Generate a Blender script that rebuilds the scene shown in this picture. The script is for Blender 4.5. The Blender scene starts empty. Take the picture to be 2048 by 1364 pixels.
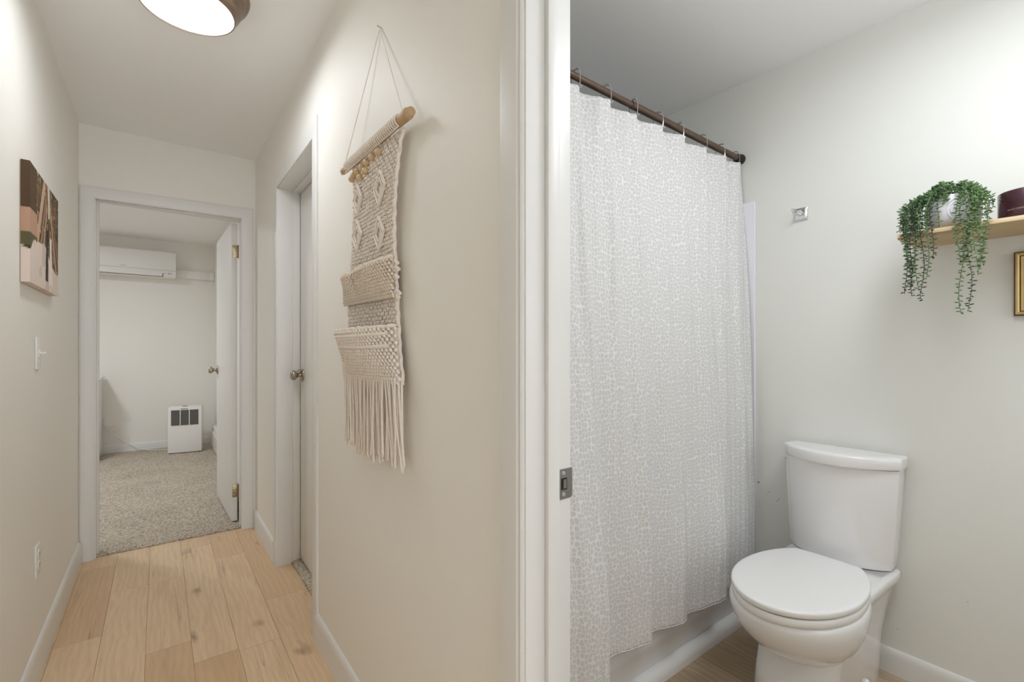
import bpy, bmesh, math, random
from mathutils import Vector, Matrix
PI = math.pi
R = math.radians
scene = bpy.context.scene
C = scene.collection

# ------------------------------------------------------------------ camera, world, lights, exposure
cam_d = bpy.data.cameras.new('camera'); cam = bpy.data.objects.new('camera', cam_d); C.objects.link(cam)
cam.location = (0, 0, 1.185); cam.rotation_euler = (R(90), 0, R(-37.2))
cam_d.sensor_width = 36; cam_d.lens = 930 / 2048 * 36; cam_d.shift_y = 16 / 2048
cam_d.clip_start = 0.02
scene.camera = cam
world = bpy.data.worlds.new('world'); scene.world = world; world.use_nodes = True
world.node_tree.nodes['Background'].inputs[0].default_value = (0.90, 0.975, 1.09, 1)
world.node_tree.nodes['Background'].inputs[1].default_value = 4.8
scene.view_settings.view_transform = 'Standard'
scene.view_settings.look = 'None'
scene.view_settings.gamma = 1
scene.view_settings.exposure = 0.36
scene.view_settings.use_curve_mapping = False
scene.cycles.max_bounces = 14
scene.cycles.diffuse_bounces = 12

def area(name, loc, rot, size, power, col, shape='DISK', sy=None):
    l = bpy.data.lights.new(name, 'AREA'); l.shape = shape; l.size = size
    if sy: l.size_y = sy
    l.energy = power; l.color = col
    o = bpy.data.objects.new(name, l); o.location = loc; o.rotation_euler = rot; C.objects.link(o)
    return o
def point_light(name, loc, r, power, col):
    l = bpy.data.lights.new(name, 'POINT'); l.shadow_soft_size = r; l.energy = power; l.color = col
    o = bpy.data.objects.new(name, l); o.location = loc; C.objects.link(o); return o
point_light('bathroom_point_fill', (1.28, 0.02, 2.06), 0.14, 5.0, (0.94, 0.98, 1.06))  # unseen fill light, added to brighten the bathroom ceiling
area('bathroom_ceiling_lamp', (1.42, 0.10, 2.33), (0, 0, 0), 0.5, 6.0, (0.95, 0.985, 1.05))
area('bathroom_side_fill', (1.60, -0.985, 1.40), (R(90), 0, R(-8)), 0.9, 3.0, (0.94, 0.98, 1.06), 'RECTANGLE', 1.1)  # added fill panel at the unseen near wall, no window modelled
area('bedroom_ceiling_lamp', (-1.15, 5.0, 2.40), (0, 0, 0), 0.35, 20, (0.94, 0.985, 1.06))

# ------------------------------------------------------------------ materials
def lin(c):
    return tuple(((v / 255) / 12.92 if v / 255 <= 0.04045 else ((v / 255 + 0.055) / 1.055) ** 2.4) for v in c)

def nm(name, rgb, rough=0.5, metal=0.0, spec=0.5, bump=None, var=None, coat=0.0):
    """procedural principled material: bump=(scale,strength,dist), var=(scale,amount)"""
    m = bpy.data.materials.new(name); m.use_nodes = True
    nt = m.node_tree; N = nt.nodes; L = nt.links; b = N['Principled BSDF']
    b.inputs['Base Color'].default_value = (*lin(rgb), 1)
    b.inputs['Roughness'].default_value = rough; b.inputs['Metallic'].default_value = metal
    b.inputs['Specular IOR Level'].default_value = spec; b.inputs['Coat Weight'].default_value = coat
    tc = N.new('ShaderNodeTexCoord')
    v = var or (6.0, 0.03)
    nz = N.new('ShaderNodeTexNoise'); nz.inputs['Scale'].default_value = v[0]; nz.inputs['Detail'].default_value = 4
    L.new(tc.outputs['Object'], nz.inputs['Vector'])
    mx = N.new('ShaderNodeMix'); mx.data_type = 'RGBA'
    c = lin(rgb)
    mx.inputs[6].default_value = (*[x * (1 - v[1]) for x in c], 1)
    mx.inputs[7].default_value = (*[min(1, x * (1 + v[1])) for x in c], 1)
    L.new(nz.outputs['Fac'], mx.inputs[0]); L.new(mx.outputs[2], b.inputs['Base Color'])
    if bump:
        n2 = N.new('ShaderNodeTexNoise'); n2.inputs['Scale'].default_value = bump[0]; n2.inputs['Detail'].default_value = 3
        L.new(tc.outputs['Object'], n2.inputs['Vector'])
        bp = N.new('ShaderNodeBump'); bp.inputs['Strength'].default_value = bump[1]; bp.inputs['Distance'].default_value = bump[2]
        L.new(n2.outputs['Fac'], bp.inputs['Height']); L.new(bp.outputs[0], b.inputs['Normal'])
    return m

def spots(m, pts, col):
    """small nicks in a painted wall: pts = (x,y,z,radius)"""
    nt = m.node_tree; N = nt.nodes; L = nt.links; b = N['Principled BSDF']
    tc = N.new('ShaderNodeTexCoord'); src = b.inputs['Base Color'].links[0].from_socket
    acc = None
    nz = N.new('ShaderNodeTexNoise'); nz.inputs['Scale'].default_value = 260
    L.new(tc.outputs['Object'], nz.inputs['Vector'])
    wv = N.new('ShaderNodeVectorMath'); wv.operation = 'MULTIPLY_ADD'
    wv.inputs[1].default_value = (.003, .003, .003); L.new(nz.outputs['Color'], wv.inputs[0]); L.new(tc.outputs['Object'], wv.inputs[2])
    for x, y, z, r in pts:
        d = N.new('ShaderNodeVectorMath'); d.operation = 'DISTANCE'; d.inputs[1].default_value = (x + .0015, y + .0015, z + .0015)
        L.new(wv.outputs[0], d.inputs[0])
        lt = N.new('ShaderNodeMath'); lt.operation = 'LESS_THAN'; lt.inputs[1].default_value = r; L.new(d.outputs['Value'], lt.inputs[0])
        if acc is None: acc = lt.outputs[0]
        else:
            a = N.new('ShaderNodeMath'); a.operation = 'MAXIMUM'; L.new(acc, a.inputs[0]); L.new(lt.outputs[0], a.inputs[1]); acc = a.outputs[0]
    mx = N.new('ShaderNodeMix'); mx.data_type = 'RGBA'; mx.inputs[7].default_value = (*lin(col), 1)
    L.new(acc, mx.inputs[0]); L.new(src, mx.inputs[6]); L.new(mx.outputs[2], b.inputs['Base Color'])

M = {}
M['wall'] = nm('wall_paint', (236, 234, 228), .55, spec=.3, bump=(90, .06, .002), var=(2.5, .012))
M['wall_bath'] = nm('bathroom_wall_paint', (228, 229, 224), .5, spec=.3, bump=(90, .06, .002), var=(2.5, .012))
spots(M['wall_bath'], [(2.14, .992, .588, .0036), (2.14, .945, .555, .0018), (2.14, .957, .54, .0015), (2.14, .905, .535, .0024), (2.14, .912, .526, .0018),
                       (2.14, .89, .522, .0012), (2.14, .50, .165, .0014), (2.14, .315, .345, .0013)], (92, 88, 80))
M['ceil'] = nm('ceiling_paint', (244, 244, 244), .8, spec=.2, bump=(60, .05, .002), var=(2, .01))
M['trim'] = nm('trim_paint', (226, 226, 224), .35, spec=.4, bump=(35, .05, .001), var=(5, .012))
M['door'] = nm('door_paint', (233, 232, 229), .4, spec=.4, bump=(30, .04, .001), var=(3, .012))
M['porcelain'] = nm('white_porcelain', (236, 236, 237), .08, spec=.5, coat=.5, var=(3, .005))
M['seat'] = nm('seat_plastic', (238, 238, 238), .22, spec=.5, var=(3, .005))
M['tub'] = nm('tub_acrylic', (222, 223, 224), .16, spec=.5, var=(3, .01))
M['surround'] = nm('surround_acrylic', (231, 231, 238), .2, spec=.5, var=(3, .01))
M['plastic'] = nm('white_plastic', (232, 231, 228), .35, spec=.45, var=(4, .01))
M['dark'] = nm('dark_slot', (22, 20, 18), .6)
M['grey'] = nm('grey_print', (130, 128, 124), .6)
M['nickel'] = nm('brushed_nickel', (178, 168, 152), .22, 1.0, var=(40, .08))
M['chrome'] = nm('chrome', (225, 226, 228), .08, 1.0, var=(20, .02))
M['steel'] = nm('satin_steel', (165, 165, 162), .3, 1.0, var=(40, .06))
M['hinge'] = nm('hinge_brass', (168, 150, 120), .35, .9, var=(40, .1))
M['bronze'] = nm('oil_rubbed_bronze', (112, 94, 82), .34, .75, var=(60, .12))
M['darkbronze'] = nm('dark_bronze', (62, 56, 52), .35, .7, var=(60, .1))
M['lampring'] = nm('lamp_ring_nickel', (150, 132, 118), .32, 1.0, var=(30, .1))
M['cotton'] = nm('cotton_cord', (236, 228, 219), .9, spec=.15, bump=(900, .5, .001), var=(120, .08))
M['cotton_dark'] = nm('cotton_cord_dense', (227, 216, 202), .9, spec=.15, bump=(900, .5, .001), var=(120, .1))
M['bead'] = nm('wooden_bead', (205, 178, 140), .5, var=(90, .12))
M['dowel'] = nm('dowel_wood', (190, 162, 126), .55, var=(25, .18))
M['pot'] = nm('white_ceramic', (225, 224, 228), .5, spec=.3, bump=(25, .15, .003), var=(12, .03))
M['soil'] = nm('soil', (48, 38, 30), .95, bump=(120, .8, .004), var=(80, .4))
M['stem'] = nm('vine_stem', (112, 138, 84), .6, var=(60, .2))
M['stemdark'] = nm('vine_stem_dark', (62, 66, 48), .6, var=(60, .2))
M['leaf'] = nm('vine_leaf', (104, 138, 96), .45, var=(60, .3))
M['leaf2'] = nm('vine_leaf_light', (142, 168, 124), .45, var=(60, .25))
M['leaf3'] = nm('vine_leaf_dark', (74, 92, 74), .45, var=(60, .3))
M['candle'] = nm('plum_glass', (62, 30, 40), .25, coat=.3, var=(8, .06))
M['goldprint'] = nm('gold_print', (196, 170, 128), .4, .5, var=(50, .15))
M['gold'] = nm('gold_frame', (212, 184, 130), .34, .55, bump=(70, .1, .002), var=(30, .16))
M['golddark'] = nm('gold_frame_groove', (104, 78, 44), .5, .3, var=(30, .2))
M['goldpanel'] = nm('gold_panel', (206, 178, 118), .4, .35, bump=(50, .1, .002), var=(14, .14))
M['paper'] = nm('cream_paper', (232, 224, 204), .8, var=(20, .04))
M['caulk'] = nm('gap_shadow_line', (70, 58, 46), .9, var=(40, .2))
lens = bpy.data.materials.new('glowing_lens'); lens.use_nodes = True
_b = lens.node_tree.nodes['Principled BSDF']; _b.inputs['Base Color'].default_value = (.9, .9, .9, 1)
_b.inputs['Emission Color'].default_value = (.94, .98, 1.03, 1); _b.inputs['Emission Strength'].default_value = 25
M['lens'] = lens

def wood_mat(name, base, dark, knotcol, grain=.5, rough=.42, attr=True):
    """oak look: tone attribute per board, stretched grain, cathedral rings, knots"""
    m = bpy.data.materials.new(name); m.use_nodes = True
    nt = m.node_tree; N = nt.nodes; L = nt.links; b = N['Principled BSDF']
    b.inputs['Roughness'].default_value = rough; b.inputs['Specular IOR Level'].default_value = .35
    uv = N.new('ShaderNodeUVMap'); uv.uv_map = 'UVMap'
    at = N.new('ShaderNodeAttribute'); at.attribute_name = 'tone'
    seed = N.new('ShaderNodeAttribute'); seed.attribute_name = 'seed'
    add = N.new('ShaderNodeVectorMath'); add.operation = 'MULTIPLY_ADD'; add.inputs[1].default_value = (1, 1, 1)
    comb = N.new('ShaderNodeCombineXYZ'); L.new(seed.outputs['Fac'], comb.inputs[0]); L.new(seed.outputs['Fac'], comb.inputs[2])
    L.new(uv.outputs[0], add.inputs[0]); L.new(comb.outputs[0], add.inputs[2])
    def mapped(sc):
        mp = N.new('ShaderNodeMapping'); mp.inputs['Scale'].default_value = sc; L.new(add.outputs[0], mp.inputs[0]); return mp
    def noise(sc, scale, det, dist=0):
        n = N.new('ShaderNodeTexNoise'); n.inputs['Scale'].default_value = scale; n.inputs['Detail'].default_value = det
        n.inputs['Distortion'].default_value = dist; L.new(mapped(sc).outputs[0], n.inputs['Vector']); return n
    fine = noise((60, 3.0, 1), 3.0, 6, .4)
    broad = noise((7, 1.2, 1), 1.6, 3, .6)
    # rings: wave distorted by broad noise
    wv = N.new('ShaderNodeTexWave'); wv.wave_type = 'BANDS'; wv.bands_direction = 'X'
    wv.inputs['Scale'].default_value = 9; wv.inputs['Distortion'].default_value = 9; wv.inputs['Detail'].default_value = 2.5
    wv.inputs['Detail Scale'].default_value = 1.2
    L.new(mapped((1.4, .32, 1)).outputs[0], wv.inputs['Vector'])
    # knots
    vo = N.new('ShaderNodeTexVoronoi'); vo.inputs['Scale'].default_value = 2.3; vo.inputs['Randomness'].default_value = 1
    wob = N.new('ShaderNodeVectorMath'); wob.operation = 'MULTIPLY_ADD'; wob.inputs[1].default_value = (.22, .3, .1)
    nz = noise((14, 6, 1), 1.0, 3)
    L.new(nz.outputs['Color'], wob.inputs[0]); L.new(mapped((2.4, .85, 1)).outputs[0], wob.inputs[2]); L.new(wob.outputs[0], vo.inputs['Vector'])
    kr = N.new('ShaderNodeValToRGB'); kr.color_ramp.elements[0].position = .03; kr.color_ramp.elements[0].color = (1, 1, 1, 1)
    kr.color_ramp.elements[1].position = .17; kr.color_ramp.elements[1].color = (0, 0, 0, 1)
    L.new(vo.outputs['Distance'], kr.inputs[0])
    # thin dark cracks
    cr = noise((11, .30, 1), 1.5, 5, .5)
    ab = N.new('ShaderNodeMath'); ab.operation = 'SUBTRACT'; ab.inputs[1].default_value = .53; L.new(cr.outputs['Fac'], ab.inputs[0])
    ab2 = N.new('ShaderNodeMath'); ab2.operation = 'ABSOLUTE'; L.new(ab.outputs[0], ab2.inputs[0])
    cm = N.new('ShaderNodeMapRange'); cm.inputs['From Min'].default_value = 0; cm.inputs['From Max'].default_value = .008
    cm.inputs['To Min'].default_value = 1; cm.inputs['To Max'].default_value = 0; L.new(ab2.outputs[0], cm.inputs[0])
    msk = noise((4, 1.4, 1), 1.3, 2)
    mk = N.new('ShaderNodeMapRange'); mk.inputs['From Min'].default_value = .50; mk.inputs['From Max'].default_value = .62; L.new(msk.outputs['Fac'], mk.inputs[0])
    cmul = N.new('ShaderNodeMath'); cmul.operation = 'MULTIPLY'; L.new(cm.outputs[0], cmul.inputs[0]); L.new(mk.outputs[0], cmul.inputs[1])
    base_l, dark_l = lin(base), lin(dark)
    def mix(fac, a, bb, amt=1.0):
        x = N.new('ShaderNodeMix'); x.data_type = 'RGBA'
        f = N.new('ShaderNodeMath'); f.operation = 'MULTIPLY'; f.inputs[1].default_value = amt; f.use_clamp = True; L.new(fac, f.inputs[0])
        L.new(f.outputs[0], x.inputs[0])
        for k, c in ((6, a), (7, bb)):
            if isinstance(c, tuple): x.inputs[k].default_value = (*c, 1)
            else: L.new(c, x.inputs[k])
        return x.outputs[2]
    c1 = mix(at.outputs['Fac'], base_l, dark_l)
    c2 = mix(wv.outputs['Fac'], c1, tuple(v * .72 for v in dark_l), .22 * grain)
    fr = N.new('ShaderNodeMapRange'); fr.inputs['From Min'].default_value = .48; fr.inputs['From Max'].default_value = .72; L.new(fine.outputs['Fac'], fr.inputs[0])
    c3 = mix(fr.outputs[0], c2, tuple(v * .7 for v in dark_l), .30 * grain)
    br = N.new('ShaderNodeMapRange'); br.inputs['From Min'].default_value = .5; br.inputs['From Max'].default_value = .75; L.new(broad.outputs['Fac'], br.inputs[0])
    c4 = mix(br.outputs[0], c3, tuple(v * .8 for v in dark_l), .5 * grain)
    c5 = mix(kr.outputs[0], c4, lin(knotcol), .75)
    c6 = mix(cmul.outputs[0], c5, lin(knotcol), .65)
    L.new(c6, b.inputs['Base Color'])
    bp = N.new('ShaderNodeBump'); bp.inputs['Strength'].default_value = .08; bp.inputs['Distance'].default_value = .001
    L.new(fine.outputs['Fac'], bp.inputs['Height']); L.new(bp.outputs[0], b.inputs['Normal'])
    return m
M['oak'] = wood_mat('light_oak_boards', (234, 208, 174), (210, 176, 136), (128, 104, 84), .75)
M['oakgrey'] = wood_mat('grey_oak_boards', (216, 196, 170), (168, 146, 120), (100, 82, 66), 1.5)
M['shelfwood'] = wood_mat('shelf_oak', (214, 194, 156), (184, 156, 114), (150, 114, 78), 1.0)

def carpet_mat():
    m = bpy.data.materials.new('beige_carpet'); m.use_nodes = True
    nt = m.node_tree; N = nt.nodes; L = nt.links; b = N['Principled BSDF']
    b.inputs['Roughness'].default_value = 1; b.inputs['Specular IOR Level'].default_value = .05
    tc = N.new('ShaderNodeTexCoord')
    n1 = N.new('ShaderNodeTexVoronoi'); n1.inputs['Scale'].default_value = 120; L.new(tc.outputs['Object'], n1.inputs['Vector'])
    n2 = N.new('ShaderNodeTexNoise'); n2.inputs['Scale'].default_value = 95; n2.inputs['Detail'].default_value = 4; L.new(tc.outputs['Object'], n2.inputs['Vector'])
    n3 = N.new('ShaderNodeTexNoise'); n3.inputs['Scale'].default_value = 3.5; n3.inputs['Detail'].default_value = 4; L.new(tc.outputs['Object'], n3.inputs['Vector'])
    r = N.new('ShaderNodeValToRGB'); r.color_ramp.elements[0].position = .3; r.color_ramp.elements[0].color = (*lin((146, 134, 118)), 1)
    r.color_ramp.elements[1].position = .62; r.color_ramp.elements[1].color = (*lin((222, 211, 195)), 1)
    L.new(n2.outputs['Fac'], r.inputs[0])
    mx = N.new('ShaderNodeMix'); mx.data_type = 'RGBA'; mx.blend_type = 'MULTIPLY'; mx.inputs[0].default_value = .5
    L.new(r.outputs[0], mx.inputs[6])
    r3 = N.new('ShaderNodeValToRGB'); r3.color_ramp.elements[0].position = .35; r3.color_ramp.elements[0].color = (.8, .8, .8, 1); r3.color_ramp.elements[1].position = .6
    L.new(n3.outputs['Fac'], r3.inputs[0]); L.new(r3.outputs[0], mx.inputs[7]); L.new(mx.outputs[2], b.inputs['Base Color'])
    bp = N.new('ShaderNodeBump'); bp.inputs['Strength'].default_value = 1; bp.inputs['Distance'].default_value = .006
    L.new(n1.outputs['Distance'], bp.inputs['Height']); L.new(bp.outputs[0], b.inputs['Normal'])
    return m
M['carpet'] = carpet_mat()

def curtain_mat():
    m = bpy.data.materials.new('pebble_print_fabric'); m.use_nodes = True
    nt = m.node_tree; N = nt.nodes; L = nt.links; b = N['Principled BSDF']
    b.inputs['Roughness'].default_value = .9; b.inputs['Specular IOR Level'].default_value = .1
    uv = N.new('ShaderNodeUVMap'); uv.uv_map = 'UVMap'
    nz = N.new('ShaderNodeTexNoise'); nz.inputs['Scale'].default_value = 14; nz.inputs['Detail'].default_value = 2
    L.new(uv.outputs[0], nz.inputs['Vector'])
    wob = N.new('ShaderNodeVectorMath'); wob.operation = 'MULTIPLY_ADD'; wob.inputs[1].default_value = (.035, .035, 0)
    L.new(nz.outputs['Color'], wob.inputs[0]); L.new(uv.outputs[0], wob.inputs[2])
    vo = N.new('ShaderNodeTexVoronoi'); vo.voronoi_dimensions = '2D'; vo.feature = 'DISTANCE_TO_EDGE'; vo.inputs['Scale'].default_value = 68; vo.inputs['Randomness'].default_value = .70
    L.new(wob.outputs[0], vo.inputs['Vector'])
    r = N.new('ShaderNodeValToRGB'); e = r.color_ramp.elements
    e[0].position = .05; e[0].color = (*lin((246, 246, 247)), 1); e[1].position = .10; e[1].color = (*lin((222, 222, 221)), 1)
    f1 = N.new('ShaderNodeTexVoronoi'); f1.voronoi_dimensions = '2D'; f1.inputs['Scale'].default_value = 68; f1.inputs['Randomness'].default_value = .70; L.new(wob.outputs[0], f1.inputs['Vector'])
    rnd_ = N.new('ShaderNodeMapRange'); rnd_.inputs['From Min'].default_value = .46; rnd_.inputs['From Max'].default_value = .60
    rnd_.inputs['To Min'].default_value = 1; rnd_.inputs['To Max'].default_value = .2; L.new(f1.outputs['Distance'], rnd_.inputs[0])
    mul = N.new('ShaderNodeMath'); mul.operation = 'MULTIPLY'; L.new(vo.outputs['Distance'], mul.inputs[0]); L.new(rnd_.outputs[0], mul.inputs[1])
    L.new(mul.outputs[0], r.inputs[0]); L.new(r.outputs[0], b.inputs['Base Color'])
    # fabric wrinkles
    n2 = N.new('ShaderNodeTexNoise'); n2.inputs['Scale'].default_value = 1; n2.inputs['Detail'].default_value = 5
    mp = N.new('ShaderNodeMapping'); mp.inputs['Scale'].default_value = (26, 3.5, 1); L.new(uv.outputs[0], mp.inputs[0]); L.new(mp.outputs[0], n2.inputs['Vector'])
    bp = N.new('ShaderNodeBump'); bp.inputs['Strength'].default_value = .35; bp.inputs['Distance'].default_value = .008
    L.new(n2.outputs['Fac'], bp.inputs['Height']); L.new(bp.outputs[0], b.inputs['Normal'])
    tr = N.new('ShaderNodeBsdfTranslucent'); tr.inputs['Color'].default_value = (.85, .85, .86, 1)
    ms = N.new('ShaderNodeMixShader'); ms.inputs[0].default_value = .18
    L.new(b.outputs[0], ms.inputs[1]); L.new(tr.outputs[0], ms.inputs[2]); L.new(ms.outputs[0], N['Material Output'].inputs[0])
    return m
M['curtain'] = curtain_mat()

def attr_mat(name, attr, rough=.6):
    m = bpy.data.materials.new(name); m.use_nodes = True
    nt = m.node_tree; b = nt.nodes['Principled BSDF']; a = nt.nodes.new('ShaderNodeVertexColor'); a.layer_name = attr
    nt.links.new(a.outputs[0], b.inputs['Base Color']); b.inputs['Roughness'].default_value = rough
    b.inputs['Specular IOR Level'].default_value = .2
    return m

# ------------------------------------------------------------------ mesh helpers
class MB:
    def __init__(s): s.v = []; s.f = []
    def box(s, x0, x1, y0, y1, z0, z1, rot=None, piv=None):
        n = len(s.v)
        P = [(x, y, z) for z in (z0, z1) for y in (y0, y1) for x in (x0, x1)]
        if rot is not None:
            piv = Vector(piv or ((x0 + x1) / 2, (y0 + y1) / 2, (z0 + z1) / 2))
            P = [tuple(rot @ (Vector(p) - piv) + piv) for p in P]
        s.v += P
        s.f += [tuple(n + i for i in q) for q in ((0, 2, 3, 1), (4, 5, 7, 6), (0, 1, 5, 4), (2, 6, 7, 3), (0, 4, 6, 2), (1, 3, 7, 5))]
        return s
    def prism(s, poly, fn, a, b):
        """extrude a 2D polygon: fn(p, t) -> 3D for t=a and t=b"""
        n = len(s.v); k = len(poly)
        s.v += [fn(p, a) for p in poly] + [fn(p, b) for p in poly]
        s.f.append(tuple(n + i for i in range(k))[::-1]); s.f.append(tuple(n + k + i for i in range(k)))
        for i in range(k):
            j = (i + 1) % k; s.f.append((n + i, n + j, n + k + j, n + k + i))
        return s
    def loft(s, rings, cap=True):
        n = len(s.v); k = len(rings[0])
        for r in rings: s.v += [tuple(p) for p in r]
        for a in range(len(rings) - 1):
            for i in range(k):
                j = (i + 1) % k
                s.f.append((n + a * k + i, n + a * k + j, n + (a + 1) * k + j, n + (a + 1) * k + i))
        if cap:
            s.f.append(tuple(n + i for i in range(k))[::-1]); s.f.append(tuple(n + (len(rings) - 1) * k + i for i in range(k)))
        return s
    def tube(s, pts, r, k=8, cap=True):
        pts = [Vector(p) for p in pts]; rr = r if isinstance(r, (list, tuple)) else [r] * len(pts)
        up = None; rings = []
        for i, p in enumerate(pts):
            t = (pts[min(i + 1, len(pts) - 1)] - pts[max(i - 1, 0)])
            if t.length < 1e-9: t = Vector((0, 0, 1))
            t.normalize()
            if up is None:
                up = t.cross(Vector((0, 0, 1)) if abs(t.z) < .9 else Vector((1, 0, 0))).normalized()
            else:
                up = up - t * up.dot(t)
                up = up.normalized() if up.length > 1e-6 else t.orthogonal().normalized()
            w = t.cross(up)
            rings.append([p + (up * math.cos(2 * PI * j / k) + w * math.sin(2 * PI * j / k)) * rr[i] for j in range(k)])
        return s.loft(rings, cap)
    def lathe(s, prof, k=32, org=(0, 0, 0), axis='z'):
        """prof: (radius, height)"""
        o = Vector(org); rings = []
        for r, h in prof:
            ring = []
            for j in range(k):
                a = 2 * PI * j / k; x, y = r * math.cos(a), r * math.sin(a)
                q = (x, y, h) if axis == 'z' else ((h, x, y) if axis == 'x' else (y, h, x))
                ring.append(o + Vector(q))
            rings.append(ring)
        return s.loft(rings)
    def ell(s, c, rx, ry, rz, M3=None, seg=8, rin=5):
        n = len(s.v); c = Vector(c)
        def P(a, b):
            q = Vector((rx * math.sin(b) * math.cos(a), ry * math.sin(b) * math.sin(a), rz * math.cos(b)))
            if M3 is not None: q = M3 @ q
            return tuple(c + q)
        s.v.append(P(0, 0))
        for i in range(1, rin):
            for j in range(seg): s.v.append(P(2 * PI * j / seg, PI * i / rin))
        s.v.append(P(0, PI))
        for j in range(seg): s.f.append((n, n + 1 + j, n + 1 + (j + 1) % seg))
        for i in range(rin - 2):
            for j in range(seg):
                a = n + 1 + i * seg + j; b = n + 1 + i * seg + (j + 1) % seg
                s.f.append((a, a + seg, b + seg, b))
        e = len(s.v) - 1
        for j in range(seg): s.f.append((e, e - seg + (j + 1) % seg, e - seg + j))
        return s
    def grid(s, P):
        n = len(s.v); a = len(P); b = len(P[0])
        for row in P: s.v += [tuple(p) for p in row]
        for i in range(a - 1):
            for j in range(b - 1):
                s.f.append((n + i * b + j, n + i * b + j + 1, n + (i + 1) * b + j + 1, n + (i + 1) * b + j))
        return s
    def build(s, name, mat, parent=None, bevel=0, smooth=True, ang=38, seg=2, sub=0, recalc=True, **props):
        me = bpy.data.meshes.new(name)
        inv = None
        V = s.v
        if parent is not None:
            o0 = parent.get('_org'); inv = Vector(o0) if o0 is not None else None
        if inv is not None: V = [tuple(Vector(p) - inv) for p in V]
        me.from_pydata([tuple(p) for p in V], [], s.f)
        bm = bmesh.new(); bm.from_mesh(me)
        if recalc: bmesh.ops.recalc_face_normals(bm, faces=bm.faces)
        if bevel:
            es = [e for e in bm.edges if len(e.link_faces) == 2 and e.calc_face_angle(0) > R(30)]
            bmesh.ops.bevel(bm, geom=es, offset=bevel, segments=seg, profile=.5, affect='EDGES', clamp_overlap=True)
        if smooth:
            for f in bm.faces: f.smooth = True
            for e in bm.edges:
                e.smooth = not (len(e.link_faces) == 2 and e.calc_face_angle(0) > R(ang))
        bm.to_mesh(me); bm.free()
        me.materials.append(mat)
        o = bpy.data.objects.new(name, me); C.objects.link(o)
        if parent is not None: o.parent = parent
        if sub:
            md = o.modifiers.new('subdivision', 'SUBSURF'); md.levels = sub; md.render_levels = sub
        for k, v in props.items(): o[k] = v
        return o

def thing(name, loc, label=None, cat=None, group=None, kind=None):
    """an Empty at the thing's base; parts are given in world coordinates"""
    o = bpy.data.objects.new(name, None); C.objects.link(o); o.location = loc; o.empty_display_size = .05
    o['_org'] = list(loc)
    if label: o['label'] = label
    if cat: o['category'] = cat
    if group: o['group'] = group
    if kind: o['kind'] = kind
    return o
def sub_of(parent, o):
    """make o (built under the thing in the thing's frame) a child of a part"""
    o.parent = parent; return o
def tag(o, label, cat, group=None):
    o['label'] = label; o['category'] = cat
    if group: o['group'] = group
    return o
def struct(mb, name, mat, parent=None, **k):
    o = mb.build(name, mat, parent, **k)
    if parent is None: o['kind'] = 'structure'
    return o
class Proxy(dict):
    pass
def part(mb, name, mat, root, under=None, **k):
    """build in world coordinates under root; 'under' makes it a sub-part of that part"""
    o = mb.build(name, mat, root, **k)
    if under is not None: o.parent = under
    return o

# ------------------------------------------------------------------ dimensions of the place
XL, XR, YE = -.355, .513, 3.51        # hall left wall, right wall, far wall
XB0, XB = .618, 2.14                  # bathroom
YT = 1.75                             # bathroom far wall (behind the tub)
YN = -1.0                             # bathroom near wall
YBED = 6.9
H = 2.44

# floors -------------------------------------------------------------------
def board_floor(name, strips, y0, y1, z, mat, seed, axis_tone):
    rnd = random.Random(seed)
    mb = MB(); tones = []; seeds = []; uvs = []
    me = bpy.data.meshes.new(name); V = []; F = []
    for (x0, x1, joints) in strips:
        ys = [y0] + [j[0] for j in joints] + [y1]
        tn = [j[1] for j in joints]; tn = [axis_tone if not joints else joints[0][2] if len(joints[0]) > 2 else .3] + tn
        for i in range(len(ys) - 1):
            n = len(V); a, b = ys[i], ys[i + 1]
            g = .0006
            V += [(x0 + g, a + g, z), (x1 - g, a + g, z), (x1 - g, b - g, z), (x0 + g, b - g, z),
                  (x0 + g, a + g, z - .004), (x1 - g, a + g, z - .004), (x1 - g, b - g, z - .004), (x0 + g, b - g, z - .004)]
            F += [(n, n + 1, n + 2, n + 3), (n, n + 4, n + 5, n + 1), (n + 1, n + 5, n + 6, n + 2), (n + 2, n + 6, n + 7, n + 3), (n + 3, n + 7, n + 4, n)]
            t = tn[i]; sd = rnd.uniform(0, 60)
            tones += [t] * 5; seeds += [sd] * 5
    n = len(V); xa = min(s[0] for s in strips); xb = max(s[1] for s in strips)
    V += [(xa, y0, z - .004), (xb, y0, z - .004), (xb, y1, z - .004), (xa, y1, z - .004), (xa, y0, z - .1), (xb, y0, z - .1), (xb, y1, z - .1), (xa, y1, z - .1)]
    F += [(n, n + 1, n + 2, n + 3), (n + 4, n + 7, n + 6, n + 5), (n, n + 4, n + 5, n + 1), (n + 1, n + 5, n + 6, n + 2), (n + 2, n + 6, n + 7, n + 3), (n + 3, n + 7, n + 4, n)]
    tones += [1.6] * 6; seeds += [0] * 6
    me.from_pydata(V, [], F)
    at = me.attributes.new('tone', 'FLOAT', 'FACE'); at.data.foreach_set('value', tones)
    at = me.attributes.new('seed', 'FLOAT', 'FACE'); at.data.foreach_set('value', seeds)
    uv = me.uv_layers.new(name='UVMap')
    for l in me.loops:
        p = me.vertices[l.vertex_index].co; uv.data[l.index].uv = (p.x, p.y)
    me.materials.append(mat); o = bpy.data.objects.new(name, me); C.objects.link(o); o['kind'] = 'structure'
    return o
w = .1465
xs = [-.042 + w * k for k in range(-3, 5)]     # -.4815 ... .544
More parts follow.
